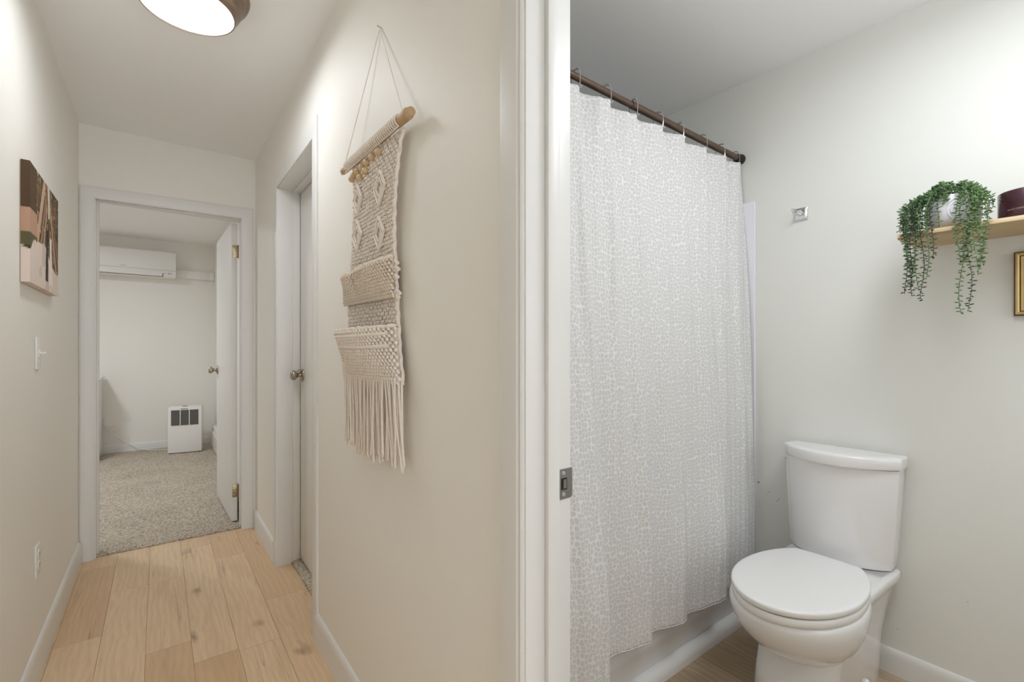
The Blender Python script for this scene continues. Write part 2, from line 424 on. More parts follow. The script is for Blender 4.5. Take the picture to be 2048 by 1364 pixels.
J = {0: [(.6, .2, .5), (2.0, .35), (2.80, .55), (3.345, .15)],
     1: [(.7, .2, .4), (1.62, .1), (2.55, .75, ), (3.352, .25)],
     2: [(.2, .3, .4), (1.3, .15), (2.558, .1), (2.971, .05), ],
     3: [(.5, .3, .2), (2.292, .15), (2.968, .1)],
     4: [(.9, .2, .3), (2.118, .1), (3.358, .45)],
     5: [(.1, .1, .2), (2.097, .12), (3.1, .5)],
     6: [(.9, .3, .1), (2.45, .6)]}
J[1][2] = (2.55, .45); J[2] = [(.2, .3, .4), (1.5, .05), (2.97, .2)]; J[3] = [(.5, .3, .2), (1.35, .62), (2.292, .12), (2.968, .1)]
J[4] = [(.9, .2, .3), (1.2, .72), (2.118, .1), (3.358, .35)]; J[1] = [(.7, .2, .4), (1.62, .1), (2.555, .6), (3.352, .2)]
strips = []
for k in range(7):
    x0, x1 = xs[k], xs[k + 1]
    if k == 6: x1 = .585
    if k == 0: x0 = -.36
    if k < 1: x0 = -.36
    strips.append((x0, x1, J[k]))
fl = board_floor('floor', strips, -3.6, 3.535, 0, M['oak'], 5, .3)
# bathroom boards
rb = random.Random(3)
strips = []; x = .585; xsb = [.585, .66, .81, .957, 1.104, 1.25, 1.40, 1.547, 1.66, 1.81, 1.885, 2.03, 2.15]
for i in range(len(xsb) - 1):
    js = []; y = YN + rb.uniform(.2, .9)
    while y < 1.0:
        js.append((y, rb.uniform(0, 1), rb.uniform(0, 1))); y += rb.uniform(.6, 1.1)
    strips.append((xsb[i], xsb[i + 1], js))
board_floor('floor', strips, YN, YT + .08, 0, M['oakgrey'], 9, .3)
# carpets: a surface with a ragged pile edge
def carpet(x0, x1, y0, y1, edge='y0'):
    rnd = random.Random(int(x0 * 91 + 7)); mb = MB()
    step = .006
    if edge == 'y0':
        n = int((x1 - x0) / step); top = []; low = []; rows = []
        for k in range(n + 1):
            x = x0 + (x1 - x0) * k / n; j = rnd.uniform(-.006, .004); hgt = rnd.uniform(-.003, .003)
            rows.append((x, y0 + j, hgt))
        P = [[(r[0], r[1], .001) for r in rows], [(r[0], r[1] - .001, .008 + r[2]) for r in rows], [(r[0], y0 + .012, .014 + r[2] * .6) for r in rows],
             [(r[0], y0 + .03, .015) for r in rows], [(r[0], y1, .015) for r in rows], [(r[0], y1, -.08) for r in rows], [(r[0], y0 + .012, -.08) for r in rows], [(r[0], r[1], .001) for r in rows]]
    else:
        n = int((y1 - y0) / step); rows = []
        for k in range(n + 1):
            y = y0 + (y1 - y0) * k / n; rows.append((x0 + rnd.uniform(-.006, .004), y, rnd.uniform(-.003, .003)))
        P = [[(r[0], r[1], .001) for r in rows], [(r[0] - .001, r[1], .008 + r[2]) for r in rows], [(x0 + .012, r[1], .014 + r[2] * .6) for r in rows],
             [(x0 + .03, r[1], .015) for r in rows], [(x1, r[1], .015) for r in rows], [(x1, r[1], -.08) for r in rows], [(x0 + .012, r[1], -.08) for r in rows], [(r[0], r[1], .001) for r in rows]]
    mb.grid(P)
    return struct(mb, 'floor', M['carpet'])
carpet(-.30, .45, 3.535, 3.63)
c2_ = carpet(-2.6, .56, 3.625, 6.92)
carpet(.587, 1.52, 2.03, 2.80, 'x0')
struct(MB().box(.60, 1.55, 1.90, 3.45, -.08, .005), 'floor', M['carpet'])

# walls --------------------------------------------------------------------
struct(MB().box(XL - .12, XL, -3.6, YE + .001, -.02, H + .06), 'wall_left', M['wall'], smooth=False)
wr = MB()
wr.box(XR, XB0, .650, 2.03, -.02, H + .06)
wr.box(XR, XB0, 2.80, YE + .001, -.02, H + .06)
wr.box(XR, XB0, 2.03, 2.80, 2.075, H + .06)
wr.box(XR, XB0, -.14, .650, 2.075, H + .06)
wr.box(XR, XB0, -3.6, -.14, -.02, H + .06)
struct(wr, 'wall_right', M['wall'], smooth=False)
we = MB()
we.box(-2.6, -.30, YE, YE + .11, -.02, 2.52)
we.box(.45, .67, YE, YE + .11, -.02, 2.52)
we.box(-.30, .45, YE, YE + .11, 2.05, 2.52)
struct(we, 'wall_far', M['wall'], smooth=False)
struct(MB().box(XB, XB + .1, YN - .1, YT + .1, -.02, 2.5), 'wall_bathroom_right', M['wall_bath'], smooth=False)
struct(MB().box(XB0 - .1, XB, YT, YT + .1, -.02, 2.5), 'wall_bathroom_far', M['wall_bath'], smooth=False)
struct(MB().box(XB0 - .0, XB, YN - .1, YN, -.02, 2.5), 'wall_bathroom_near', M['wall_bath'], smooth=False)
struct(MB().box(.55, .65, YE + .11, YBED, -.02, 2.56), 'wall_bedroom_right', M['wall'], smooth=False)
struct(MB().box(-2.7, .65, YBED, YBED + .1, -.02, 2.56), 'wall_bedroom_far', M['wall'], smooth=False)
struct(MB().box(-2.7, -2.6, YE, YBED, -.02, 2.56), 'wall_bedroom_left', M['wall'], smooth=False)
cw = MB()
cw.box(XB0, 1.55, 1.86, 1.96, -.02, 2.5); cw.box(XB0, 1.55, 3.40, 3.50, -.02, 2.5); cw.box(1.50, 1.60, 1.86, 3.50, -.02, 2.5)
struct(cw, 'wall_side_room', M['wall'], smooth=False)
struct(MB().box(XB0, 1.60, 1.86, 3.50, H, H + .08), 'ceiling', M['ceil'], smooth=False)
# bathroom side skin of the shared wall is the same wall; ceilings
struct(MB().box(XL - .12, XB0, -3.6, YE + .05, H, H + .08), 'ceiling', M['ceil'], smooth=False)
cb = MB()
za, zb = 2.381 + .0243 * YN, 2.381 + .0243 * (YT + .1)
n = len(cb.v)
cb.v += [(XB0 - .0, YN - .1, za), (XB + .1, YN - .1, za), (XB + .1, YT + .1, zb), (XB0, YT + .1, zb), (XB0, YN - .1, 2.55), (XB + .1, YN - .1, 2.55), (XB + .1, YT + .1, 2.55), (XB0, YT + .1, 2.55)]
cb.f += [(0, 1, 2, 3), (4, 7, 6, 5), (0, 4, 5, 1), (1, 5, 6, 2), (2, 6, 7, 3), (3, 7, 4, 0)]
struct(cb, 'ceiling', M['ceil'], smooth=False)
struct(MB().box(-2.7, .65, YE + .11, YBED + .1, 2.465, 2.56), 'ceiling', M['ceil'], smooth=False)

# baseboards: rounded top profile
def base_profile(t, h, toe=.0):
    return [(0, 0), (t, 0), (t, h - .028), (t * .92, h - .018), (t * .72, h - .009), (t * .45, h - .003), (t * .2, h), (0, h)]
def baseboard(name, x, y0, y1, sgn, h=.12, t=.013):
    p = base_profile(t, h); return struct(MB().prism(p, lambda q, s: (x + sgn * q[0], s, q[1]), y0, y1), name, M['trim'], ang=50)
def baseboard_x(name, y, x0, x1, sgn, h=.12, t=.013, z=0):
    p = base_profile(t, h); return struct(MB().prism(p, lambda q, s: (s, y + sgn * q[0], z + q[1]), x0, x1), name, M['trim'], ang=50)
baseboard('baseboard_left', XL, -3.6, 3.493, 1)
baseboard('baseboard_right', XR, .702, 1.972, -1)
baseboard('baseboard_right', XR, 2.868, 3.497, -1)
baseboard('baseboard_right', XR, -3.6, -.205, -1)
baseboard('baseboard_bathroom', XB, YN, .978, -1, .09, .013)
baseboard_x('baseboard_bedroom', YBED, -2.58, .55, -1, .09, .013, .012)
baseboard('baseboard_bathroom', XB0, .70, .978, 1, .09)

# ------------------------------------------------------------------ door frames (trim)
def casing_prof(w, t):
    # (across, out): inner edge first, little bead, flat, rounded outer edge
    return [(0, 0), (0, t * .62), (.006, t * .78), (.009, t * .70), (.013, t * .86), (w - .010, t), (w - .004, t * .92), (w, t * .7), (w, 0)]
# trim_1: bedroom doorway (in the far wall, faces -Y)
t1 = thing('trim_1', (0, YE, 0), kind='structure')
def vcas(x_in, sgn, w, t, z1):  # vertical casing on plane y=YE facing -Y
    return MB().prism(casing_prof(w, t), lambda q, s: (x_in + sgn * q[0], YE - q[1], s if s == 0 else z1(x_in + sgn * q[0], q[0] / w)), 0, 1)
zi_l, zi_r, zo_l, zo_r = 2.034, 2.043, 2.098, 2.116
part(vcas(-.290, -1, .062, .012, lambda x, a: zi_l + (zo_l - zi_l) * a), 'casing', M['trim'], t1, ang=50)
part(vcas(.430, 1, .070, .012, lambda x, a: zi_r + (zo_r - zi_r) * a), 'casing', M['trim'], t1, ang=50)
hd = MB()
pr = casing_prof(1.0, .012); pr = [(0, 0), (0, .0075), (.09, .0095), (.14, .0085), (.2, .0104), (.86, .012), (.94, .011), (1, .0085), (1, 0)]
hd.loft([[(-.290 - .062 * a, YE - b, zi_l + (zo_l - zi_l) * a) for a, b in pr], [(.430 + .070 * a, YE - b, zi_r + (zo_r - zi_r) * a) for a, b in pr]])
part(hd, 'casing', M['trim'], t1, ang=50)
jb = MB(); jb.box(-.302, -.284, YE - .001, YE + .116, 0, 2.042); part(jb, 'jamb', M['trim'], t1, bevel=.001)
jb = MB(); jb.box(.436, .452, YE - .001, YE + .116, 0, 2.042); part(jb, 'jamb', M['trim'], t1, bevel=.001)
jb = MB(); jb.box(-.284, .436, YE - .001, YE + .116, 2.040, 2.058); part(jb, 'jamb', M['trim'], t1, bevel=.001)
sp = MB(); sp.box(-.2845, -.274, YE + .035, YE + .073, .016, 2.030); part(sp, 'door_stop', M['trim'], t1, bevel=.002)
sp = MB(); sp.box(.426, .4365, YE + .035, YE + .073, .016, 2.030); part(sp, 'door_stop', M['trim'], t1, bevel=.002)
sp = MB(); sp.box(-.284, .436, YE + .035, YE + .073, 2.030, 2.041); part(sp, 'door_stop', M['trim'], t1, bevel=.002)

# trim_2: doorway in the hall's right wall (faces -X), opening Y 2.045..2.785
t2 = thing('trim_2', (XR, 2.4, 0), kind='structure')
ya, yb_, zt = 2.043, 2.785, 2.060
pr2 = [(0, 0), (0, .006), (.10, .0085), (.16, .007), (.24, .0085), (.84, .0100), (.93, .009), (1, .007), (1, 0)]
W2 = .072
def c2loft(p0, d0, p1, d1):
    m = MB(); m.loft([[(XR - b, p0[0] + d0[0] * a * W2, p0[1] + d0[1] * a * W2) for a, b in pr2], [(XR - b, p1[0] + d1[0] * a * W2, p1[1] + d1[1] * a * W2) for a, b in pr2]])
    return m
part(c2loft((ya, 0), (-1, 0), (ya, zt), (-1, 1)), 'casing', M['trim'], t2, ang=50)
part(c2loft((yb_, 0), (1, 0), (yb_, zt), (1, 1)), 'casing', M['trim'], t2, ang=50)
part(c2loft((ya, zt), (-1, 1), (yb_, zt), (1, 1)), 'casing', M['trim'], t2, ang=50)
part(MB().box(XR - .001, XB0 + .02, yb_ - .005, yb_ + .017, 0, zt), 'jamb', M['trim'], t2, bevel=.001)
part(MB().box(XR - .001, XB0 + .02, ya - .015, ya + .005, 0, zt), 'jamb', M['trim'], t2, bevel=.001)
part(MB().box(XR - .001, XB0 + .02, ya + .005, yb_ - .005, zt - .004, zt + .016), 'jamb', M['trim'], t2, bevel=.001)
part(MB().box(.589, .6245, yb_ - .016, yb_ - .0045, .018, zt - .016), 'door_stop', M['trim'], t2, bevel=.0015)
part(MB().box(.589, .6245, ya + .0045, ya + .016, .018, zt - .016), 'door_stop', M['trim'], t2, bevel=.0015)
part(MB().box(.589, .6245, ya + .005, yb_ - .005, zt - .016, zt - .0035), 'door_stop', M['trim'], t2, bevel=.0015)

# trim_3: bathroom doorway; the far jamb is seen, opening Y -.12 .. .632
t3 = thing('trim_3', (XR, .63, 0), kind='structure')
yj, yk, zt3 = .632, -.122, 2.060
pr3 = [(0, 0), (0, .007), (.05, .010), (.10, .0085), (.13, .0085), (.20, .0115), (.80, .013), (.90, .0125), (.95, .010), (1, .008), (1, 0)]
W3 = .066
def c3loft(p0, d0, p1, d1):
    m = MB(); m.loft([[(XR - b, p0[0] + d0[0] * a * W3, p0[1] + d0[1] * a * W3) for a, b in pr3], [(XR - b, p1[0] + d1[0] * a * W3, p1[1] + d1[1] * a * W3) for a, b in pr3]])
    return m
part(c3loft((yj + .004, 0), (1, 0), (yj + .004, zt3), (1, 1)), 'casing', M['trim'], t3, ang=30)
part(c3loft((yk - .004, 0), (-1, 0), (yk - .004, zt3), (-1, 1)), 'casing', M['trim'], t3, ang=30)
part(c3loft((yj + .004, zt3), (1, 1), (yk - .004, zt3), (-1, 1)), 'casing', M['trim'], t3, ang=30)
part(MB().box(XR - .003, XB0, yj, yj + .019, 0, zt3), 'jamb', M['trim'], t3, bevel=.0012)
part(MB().box(XR - .003, XB0, yk - .019, yk, 0, zt3), 'jamb', M['trim'], t3, bevel=.0012)
part(MB().box(XR - .003, XB0, yk, yj, zt3 - .004, zt3 + .016), 'jamb', M['trim'], t3, bevel=.0012)
part(MB().box(.553, .581, yj - .0115, yj + .0005, 0, zt3 - .004), 'door_stop', M['trim'], t3, bevel=.0025)
part(MB().box(.553, .581, yk - .0005, yk + .0115, 0, zt3 - .004), 'door_stop', M['trim'], t3, bevel=.0025)
part(MB().box(.553, .581, yk + .0115, yj - .0115, zt3 - .016, zt3 - .0035), 'door_stop', M['trim'], t3, bevel=.0025)
# strike plate with latch hole and curled lip
sk = MB(); zc = .934; y_ = yj - .0015
for (xa, xb, z0, z1) in ((.586, .5925, zc - .028, zc + .028), (.608, .6185, zc - .028, zc + .028), (.5925, .608, zc + .011, zc + .028), (.5925, .608, zc - .028, zc - .011)):
    sk.box(xa, xb, y_, yj + .0005, z0, z1)
lip = [(.6185, y_), (.6225, y_ + .0012), (.6262, y_ + .0045), (.6275, y_ + .009), (.6265, y_ + .009), (.6252, y_ + .0055), (.6218, y_ + .0028), (.6185, y_ + .0018)]
sk.loft([[(a, b, zc - .026) for a, b in lip], [(a, b, zc + .026) for a, b in lip]])
stp = part(sk, 'strike_plate', M['steel'], t3, label='steel strike plate', bevel=0)
part(MB().box(.5925, .608, yj - .0004, yj + .0004, zc - .011, zc + .011), 'latch_hole', M['dark'], t3, under=stp)
part(MB().box(.599, .607, yj - .0012, yj, zc - .009, zc + .008), 'latch_box', M['steel'], t3, under=stp)
for dz in (-.0195, .0195):
    part(MB().lathe([(0, -.0022), (.0035, -.0020), (.0042, -.001), (.0042, 0)], 14, (.599, yj - .0012, zc + dz), 'y'), 'screw', M['chrome'], t3, under=stp)

# ------------------------------------------------------------------ doors
def knob(root, base, d, under=None, rose=.033, ball=.026, L=.062):
    """door knob sticking out from base along d (unit vector along x axis sign)"""
    prof = [(0, 0), (rose, 0), (rose, .004), (rose * .92, .008), (.016, .010), (.012, .016), (.0115, .026), (.014, .030), (.021, .034), (ball, .042), (ball * 1.02, .050), (ball * .9, .057), (ball * .62, L), (0, L + .0015)]
    m = MB().lathe([(r, h * d) for r, h in prof], 28, base, 'x')
    return part(m, 'door_knob', M['nickel'], root, under=under, label='brushed nickel knob', ang=60)
# door_1: bedroom door standing open
d1 = thing('door_1', (.418, 3.640, 0), kind='structure')
rotd = Matrix.Rotation(math.atan2(.02, .76), 3, 'Z')
leaf = MB().box(.388, .423, 3.642, 4.395, .022, 2.035, rot=rotd, piv=(.423, 3.642, 1))
lf = part(leaf, 'door_leaf', M['door'], d1, bevel=.0012)
kp = rotd @ (Vector((.388, 4.335, 1.02)) - Vector((.423, 3.642, 1))) + Vector((.423, 3.642, 1))
knob(d1, tuple(kp), -1, under=lf)
for z in (1.845, .225):
    h = MB(); h.box(.394, .4365, 3.638, 3.6405, z - .042, z + .042); hg = part(h, 'hinge', M['hinge'], d1, bevel=.0008, label='brass coloured hinge')
    part(MB().tube([(.4300, 3.632, z - .045), (.4300, 3.632, z + .045)], .0055, 10), 'hinge_barrel', M['hinge'], d1, under=hg)
    for sx, sz in ((.403, .024), (.403, -.024), (.412, 0)):
        part(MB().lathe([(0, -.0012), (.003, -.001), (.0036, 0)], 10, (sx, 3.638, z + sz), 'y'), 'screw', M['chrome'], d1, under=hg)
# door_2: closed door in the hall's right wall
d2 = thing('door_2', (.63, 2.4, 0), kind='structure')
lf2 = part(MB().box(.626, .661, ya + .008, yb_ - .008, .026, zt - .008), 'door_leaf', M['door'], d2, bevel=.0012)
knob(d2, (.626, 2.715, 1.043), -1, under=lf2, rose=.034, ball=.027)
lt = MB().box(.600, .625, 2.700, 2.730, 1.060, 1.073, ); 
part(lt, 'latch_guard', M['nickel'], d2, under=lf2, bevel=.002)

# ------------------------------------------------------------------ hall: ceiling lamp
cl = thing('ceiling_lamp', (.079, 1.94, H), 'round flush ceiling lamp with stepped brushed metal ring and glowing white lens', 'ceiling light')
ox, oy = .079, 1.94
prof = [(.02, H - .001), (.182, H - .001), (.186, H - .010), (.182, H - .020), (.172, H - .026), (.170, H - .036), (.163, H - .044), (.158, H - .050), (.157, H - .062), (.150, H - .070),
        (.146, H - .076), (.141, H - .090), (.136, H - .092), (.1335, H - .088), (.132, H - .080), (.02, H - .076)]
part(MB().lathe([(r, z - 0) for r, z in prof], 72, (ox, oy, 0)), 'metal_ring', M['lampring'], cl, ang=40)
part(MB().lathe([(.02, H - .0762), (.1315, H - .0805), (.1325, H - .086), (.120, H - .0905), (.09, H - .0945), (.05, H - .097), (.001, H - .098)], 64, (ox, oy, 0)), 'lens', M['lens'], cl, ang=60, label='glowing white lens')

# ------------------------------------------------------------------ hall: canvas photo on the left wall
def _h(i, j, k=0):
    x = math.sin(i * 127.1 + j * 311.7 + k * 74.7) * 43758.5453; return x - math.floor(x)
def vnoise(x, y, k=0):
    i, j = math.floor(x), math.floor(y); a, b = x - i, y - j; a = a * a * (3 - 2 * a); b = b * b * (3 - 2 * b)
    return (_h(i, j, k) * (1 - a) + _h(i + 1, j, k) * a) * (1 - b) + (_h(i, j + 1, k) * (1 - a) + _h(i + 1, j + 1, k) * a) * b
def art_color(u, v):
    """the print: u 0..1 along the hall, v 0..1 up"""
    rnd = vnoise(u * 34 + v * 14, v * 22, 1) + .5 * vnoise(u * 70, v * 50, 2) - .75
    n2 = 2 * vnoise(u * 9, v * 8, 3) - 1
    c = (104, 86, 64)
    ground = .30 + .10 * math.sin(u * 5) + .05 * n2
    if v < ground: c = (214, 200, 190) if n2 < .3 else (200, 184, 172)
    else:
        c = (92 + 30 * n2, 74 + 24 * n2, 54 + 18 * n2)
        if rnd > .36: c = (196, 182, 150)
        elif rnd < -.35: c = (58, 48, 36)
        # slanting trunks
        for (u0, s, wd, col) in ((.20, .42, .045, (190, 158, 138)), (.33, .36, .03, (150, 118, 92)), (.42, .30, .022, (176, 148, 122)), (.98, -.55, .03, (142, 110, 84)), (.86, -.45, .03, (178, 150, 120)), (.74, -.36, .024, (120, 92, 70))):
            uu = u0 + s * (v - .35)
            if abs(u - uu) < wd: c = col
        if u < .22 and .30 < v < .62:
            c = (176, 142, 120) if v > .42 else (92, 88, 62)
        if u < .2 and v >= .62: c = (84, 66, 50)
    if v > .70 + .02 * n2 and .27 < v and abs(u - .62) < .02 + .0 * v: c = (214, 214, 208)
    # dark suited figure and pale dress
    if .08 < v < .58 and abs(u - (.55 + .03 * (v - .3))) < .035 + .012 * math.sin(v * 9): c = (52, 44, 42)
    if .58 <= v < .64 and abs(u - .565) < .022: c = (150, 112, 92)
    if .06 < v < .52 and abs(u - (.69 + .02 * (.5 - v))) < .038 + .10 * max(0, .38 - v): c = (226, 216, 210)
    if .52 <= v < .60 and abs(u - .67) < .022: c = (182, 146, 122)
    return c
cvx, cvy0, cvy1, cvz0, cvz1 = -.3315, 2.134, 2.656, 1.402, 1.793
can = thing('canvas_photo', (XL, 2.3, cvz0), 'sepia brown canvas photo print of a couple under trees on the left hall wall', 'picture')
NU, NV = 130, 100
mb = MB(); cols = []
P = []
for j in range(NV + 1):
    row = []
    z = cvz0 + (cvz1 - cvz0) * j / NV
    row.append((XL + .002, cvy0 + .001, z)); row.append((XL + .012, cvy0, z)); row.append((cvx - .003, cvy0, z))
    for i in range(NU + 1): row.append((cvx, cvy0 + (cvy1 - cvy0) * i / NU, z))
    row.append((cvx - .003, cvy1, z)); row.append((XL + .002, cvy1, z))
    P.append(row)
top = [(p[0] if p[0] < cvx else cvx - .003, p[1], cvz1 + .0006) for p in P[-1]]
P.append([(XL + .002 if True else 0, p[1], cvz1 + .0006) for p in P[-2]])
P.insert(0, [(XL + .002, p[1], cvz0 - .0006) for p in P[0]])
mb.grid(P)
front = part(mb, 'printed_canvas', attr_mat('canvas_print', 'print', .75), can, ang=50, recalc=True)
me = front.data; ca = me.color_attributes.new('print', 'FLOAT_COLOR', 'CORNER')
for l in me.loops:
    p = me.vertices[l.vertex_index].co + Vector((XL, 2.3, cvz0))
    u = (p.y - cvy0) / (cvy1 - cvy0); v = (p.z - cvz0) / (cvz1 - cvz0)
    if p.x < cvx - .001: u = -(cvx - p.x) / .5 if p.y < cvy0 + .01 else u
    c = art_color(abs(u), min(1, max(0, v))); ca.data[l.index].color = (*lin([max(0, min(255, q * 1.04)) for q in c]), 1)
part(MB().box(XL + .0005, cvx - .002, cvy0 + .002, cvy1 - .002, cvz0 + .0015, cvz1 - .002), 'stretcher_frame', M['dowel'], can)

# light switch and outlet ----------------------------------------------------
sw = thing('light_switch', (XL, 2.40, 1.17), 'white toggle light switch on the left hall wall below the canvas', 'light switch')
pl = part(MB().box(XL, XL + .0065, 2.362, 2.432, 1.111, 1.229), 'wall_plate', M['plastic'], sw, bevel=.003)
tg = MB(); tg.box(XL + .005, XL + .008, 2.391, 2.403, 1.157, 1.183)
tg.tube([(XL + .006, 2.397, 1.172), (XL + .014, 2.397, 1.168), (XL + .025, 2.397, 1.171)], [.0055, .0045, .004], 8)
part(tg, 'toggle', M['plastic'], sw)
for z in (1.140, 1.200): part(MB().lathe([(0, .0078), (.003, .0075), (.0034, .006)], 10, (XL, 2.397, z), 'x'), 'screw', M['plastic'], sw)
ot = thing('outlet', (XL, 2.385, .42), 'white double outlet low on the left hall wall', 'outlet')
part(MB().box(XL, XL + .0065, 2.350, 2.420, .362, .478), 'wall_plate', M['plastic'], ot, bevel=.003)
for z in (.401, .440):
    rc = part(MB().lathe([(0, .0095), (.0150, .009), (.0170, .006)], 20, (XL, 2.385, z), 'x'), 'socket', M['plastic'], ot)
    sl = MB(); sl.box(XL + .0092, XL + .0098, 2.378, 2.3795, z - .001, z + .008); sl.box(XL + .0092, XL + .0098, 2.3905, 2.392, z - .001, z + .008)
    sl.lathe([(0, .0098), (.0022, .0096), (.0022, .009)], 8, (XL, 2.385, z - .007), 'x')
    part(sl, 'slot', M['dark'], ot, under=rc)

exec_parts = []
# ------------------------------------------------------------------ macrame wall hanging
def macrame():
    rnd = random.Random(11)
    XW = XR
    root = thing('macrame_hanging', (XW, 1.28, .88), 'cream knotted macrame wall hanging with two pockets and long fringe on the hall wall', 'wall hanging')
    dx, dz = .483, 1.757           # dowel axis
    y0, y1 = 1.035, 1.560
    # dowel: slightly irregular branch
    pts = []; rr = []
    for k in range(15):
        t = k / 14; pts.append((dx + .001 * math.sin(t * 9), y0 + (y1 - y0) * t, dz + .012 * t + .0015 * math.sin(t * 13)))
        rr.append(.0125 + .0015 * math.sin(t * 20) - (.002 if k == 0 else 0) - (.002 if k == 14 else 0) - .002 * t)
    dw = part(MB().tube(pts, rr, 14), 'dowel', M['dowel'], root, ang=50, label='light brown wooden dowel')
    # loop and knob at the near end of the dowel
    part(MB().ell((dx - .003, 1.050, dz - .002), .0150, .017, .0138, seg=14, rin=9), 'dowel_knob', M['dowel'], root, under=dw)
    # hanging cord
    nail = (XW - .004, 1.303, 2.113)
    def cord(a, b, r=.0016):
        a = Vector(a); b = Vector(b); return [tuple(a.lerp(b, t / 10) + Vector((0, 0, -.0015 * math.sin(PI * t / 10)))) for t in range(11)]
    part(MB().tube(cord((dx, 1.548, dz + .02), nail), .0015, 6), 'hanging_cord', M['cotton'], root)
    part(MB().tube(cord((dx - .001, 1.078, dz + .006), nail), .0015, 6), 'hanging_cord', M['cotton'], root)
    part(MB().tube([(dx - .006, 1.548, dz - .004), (dx - .0115, 1.548, dz + .009), (dx - .004, 1.548, dz + .022), (dx + .008, 1.548, dz + .021), (dx + .012, 1.548, dz + .01)], .0018, 6), 'hanging_cord', M['cotton'], root)
    part(MB().tube([(XW + .001, nail[1], nail[2] + .002), (XW - .010, nail[1], nail[2] + .004)], .0012, 6).ell((XW - .011, nail[1], nail[2] + .0045), .001, .003, .003), 'nail', M['steel'], root)
    # surface of the panel: u 0 (near, small y) .. 1 (far), v 0 top .. 1 bottom
    ya_, yb2 = 1.108, 1.470; zt_, zb_ = dz - .012, 1.095
    def edge(v):   # near/far edges drift a little down the panel
        n = ya_ + .054 * math.sin(PI * min(1, max(0, v) * 1.03)) ** .75 if v < .97 else ya_
        f = yb2 + .055 * v
        return n, f
    def S(u, v, out=0.0):
        n, f = edge(v)
        y = n + (f - n) * u; z = zt_ + (zb_ - zt_) * v + .012 * u * (1 - v)
        x = XW - .020 - .004 * math.sin(v * 7 + u * 3) - out
        return Vector((x, y, z))
    def knot(mb, c, w, h, d, tilt=0.0):
        # square knot: two fat crossing lobes and a small bar
        for s in (-1, 1):
            a = s * (R(24) + tilt)
            m3 = Matrix(((1, 0, 0), (0, math.cos(a), -math.sin(a)), (0, math.sin(a), math.cos(a))))
            mb.ell(c + Vector((0, s * w * .24, 0)), d, w * .20, h * .56, m3, 6, 4)
        mb.ell(c + Vector((-d * .45, 0, -h * .05)), d * .62, w * .42, h * .17, None, 6, 4)
    # 1) the open-work panel: alternating square knots joined by pairs of cords
    mb = MB(); nu = 14; pitch = .0112; nv = int((zt_ - zb_) / pitch)
    diam = [(.27, .185), (.84, .168), (.27, .37), (.84, .33)]
    kw = .385 / nu
    def sqknot(mb, c, w, h, sc=1.0):
        a = Vector((0, w * .5, h * .42)); d = .0021 * sc; j1 = rnd.uniform(-.0008, .0008)
        # bar bowing out, then the two strands wrapped around it
        mb.tube([c + Vector((.001, -w * .34, h * .10)), c + Vector((-.0045, -w * .12, h * .17 + j1)), c + Vector((-.0045, w * .12, h * .17)), c + Vector((.001, w * .34, h * .05))], d, 6)
        mb.tube([c + Vector((.001, -w * .34, -h * .05)), c + Vector((-.0045, -w * .10, -h * .16)), c + Vector((-.0045, w * .14, -h * .17 + j1)), c + Vector((.001, w * .34, -h * .12))], d, 6)
        for s_ in (-1, 1):
            mb.tube([c + Vector((.001, s_ * w * .30, h * .46)), c + Vector((-.0035, s_ * w * .36, h * .16)), c + Vector((-.003, s_ * w * .34, -h * .14)), c + Vector((.001, s_ * w * .26, -h * .44))], d * .95, 6)
    for j in range(nv):
        for i in range(nu + 1):
            u = (i + (.5 if j % 2 else 0)) / nu; v = (j + .5) / nv
            if u > 1 or u < 0: continue
            if any(abs(u - a) / .125 + abs(v - b) / .065 < .5 for a, b in diam): continue
            c = S(u, v) + Vector((rnd.uniform(-.001, .001), rnd.uniform(-.001, .001), rnd.uniform(-.001, .001)))
            sqknot(mb, c, kw * .78, pitch * 1.15)
            for du in (-.5, .5):
                u2 = u + du / nu; v2 = (j + 1.5) / nv
                if v2 > 1 or not 0 <= u2 <= 1: continue
                e = S(u2, v2)
                for off in (-.0022, .0022):
                    mb.tube([c + Vector((.001, du * kw * .35 + off, -pitch * .35)), c.lerp(e, .5) + Vector((.002, off, 0)), e + Vector((.001, -du * kw * .35 + off, pitch * .35))], .0015, 4, False)
    part(mb, 'knotted_panel', M['cotton'], root, ang=80, recalc=False)
    # edge cords, with loops
    for uu in (-.012, 1.012):
        mb = MB(); pts = []
        for k in range(120):
            v = k / 119; p = S(uu, v); p.x += .002 * math.sin(k * .9); p.y += .0022 * math.sin(k * .9); pts.append(p)
        mb.tube(pts, [.0042 + .0012 * abs(math.sin(k * .45)) for k in range(120)], 7)
        part(mb, 'edge_cord', M['cotton'], root)
    # wraps over the dowel
    mb = MB()
    for k in range(36):
        t = k / 35; y = ya_ - .006 + (yb2 - ya_ + .035) * t; c = Vector((dx, y, dz + .012 * (y - y0) / (y1 - y0)))
        pts = [c + Vector((-.0155 * math.cos(a), rnd.uniform(-.0006, .0006), .0155 * math.sin(a))) for a in [R(q) for q in (-70, -35, 0, 35, 70, 105, 140, 175)]]
        pts = [c + Vector((-.011, 0, -.022))] + pts
        mb.tube(pts, .0027, 6)
    part(mb, 'dowel_wraps', M['cotton'], root)
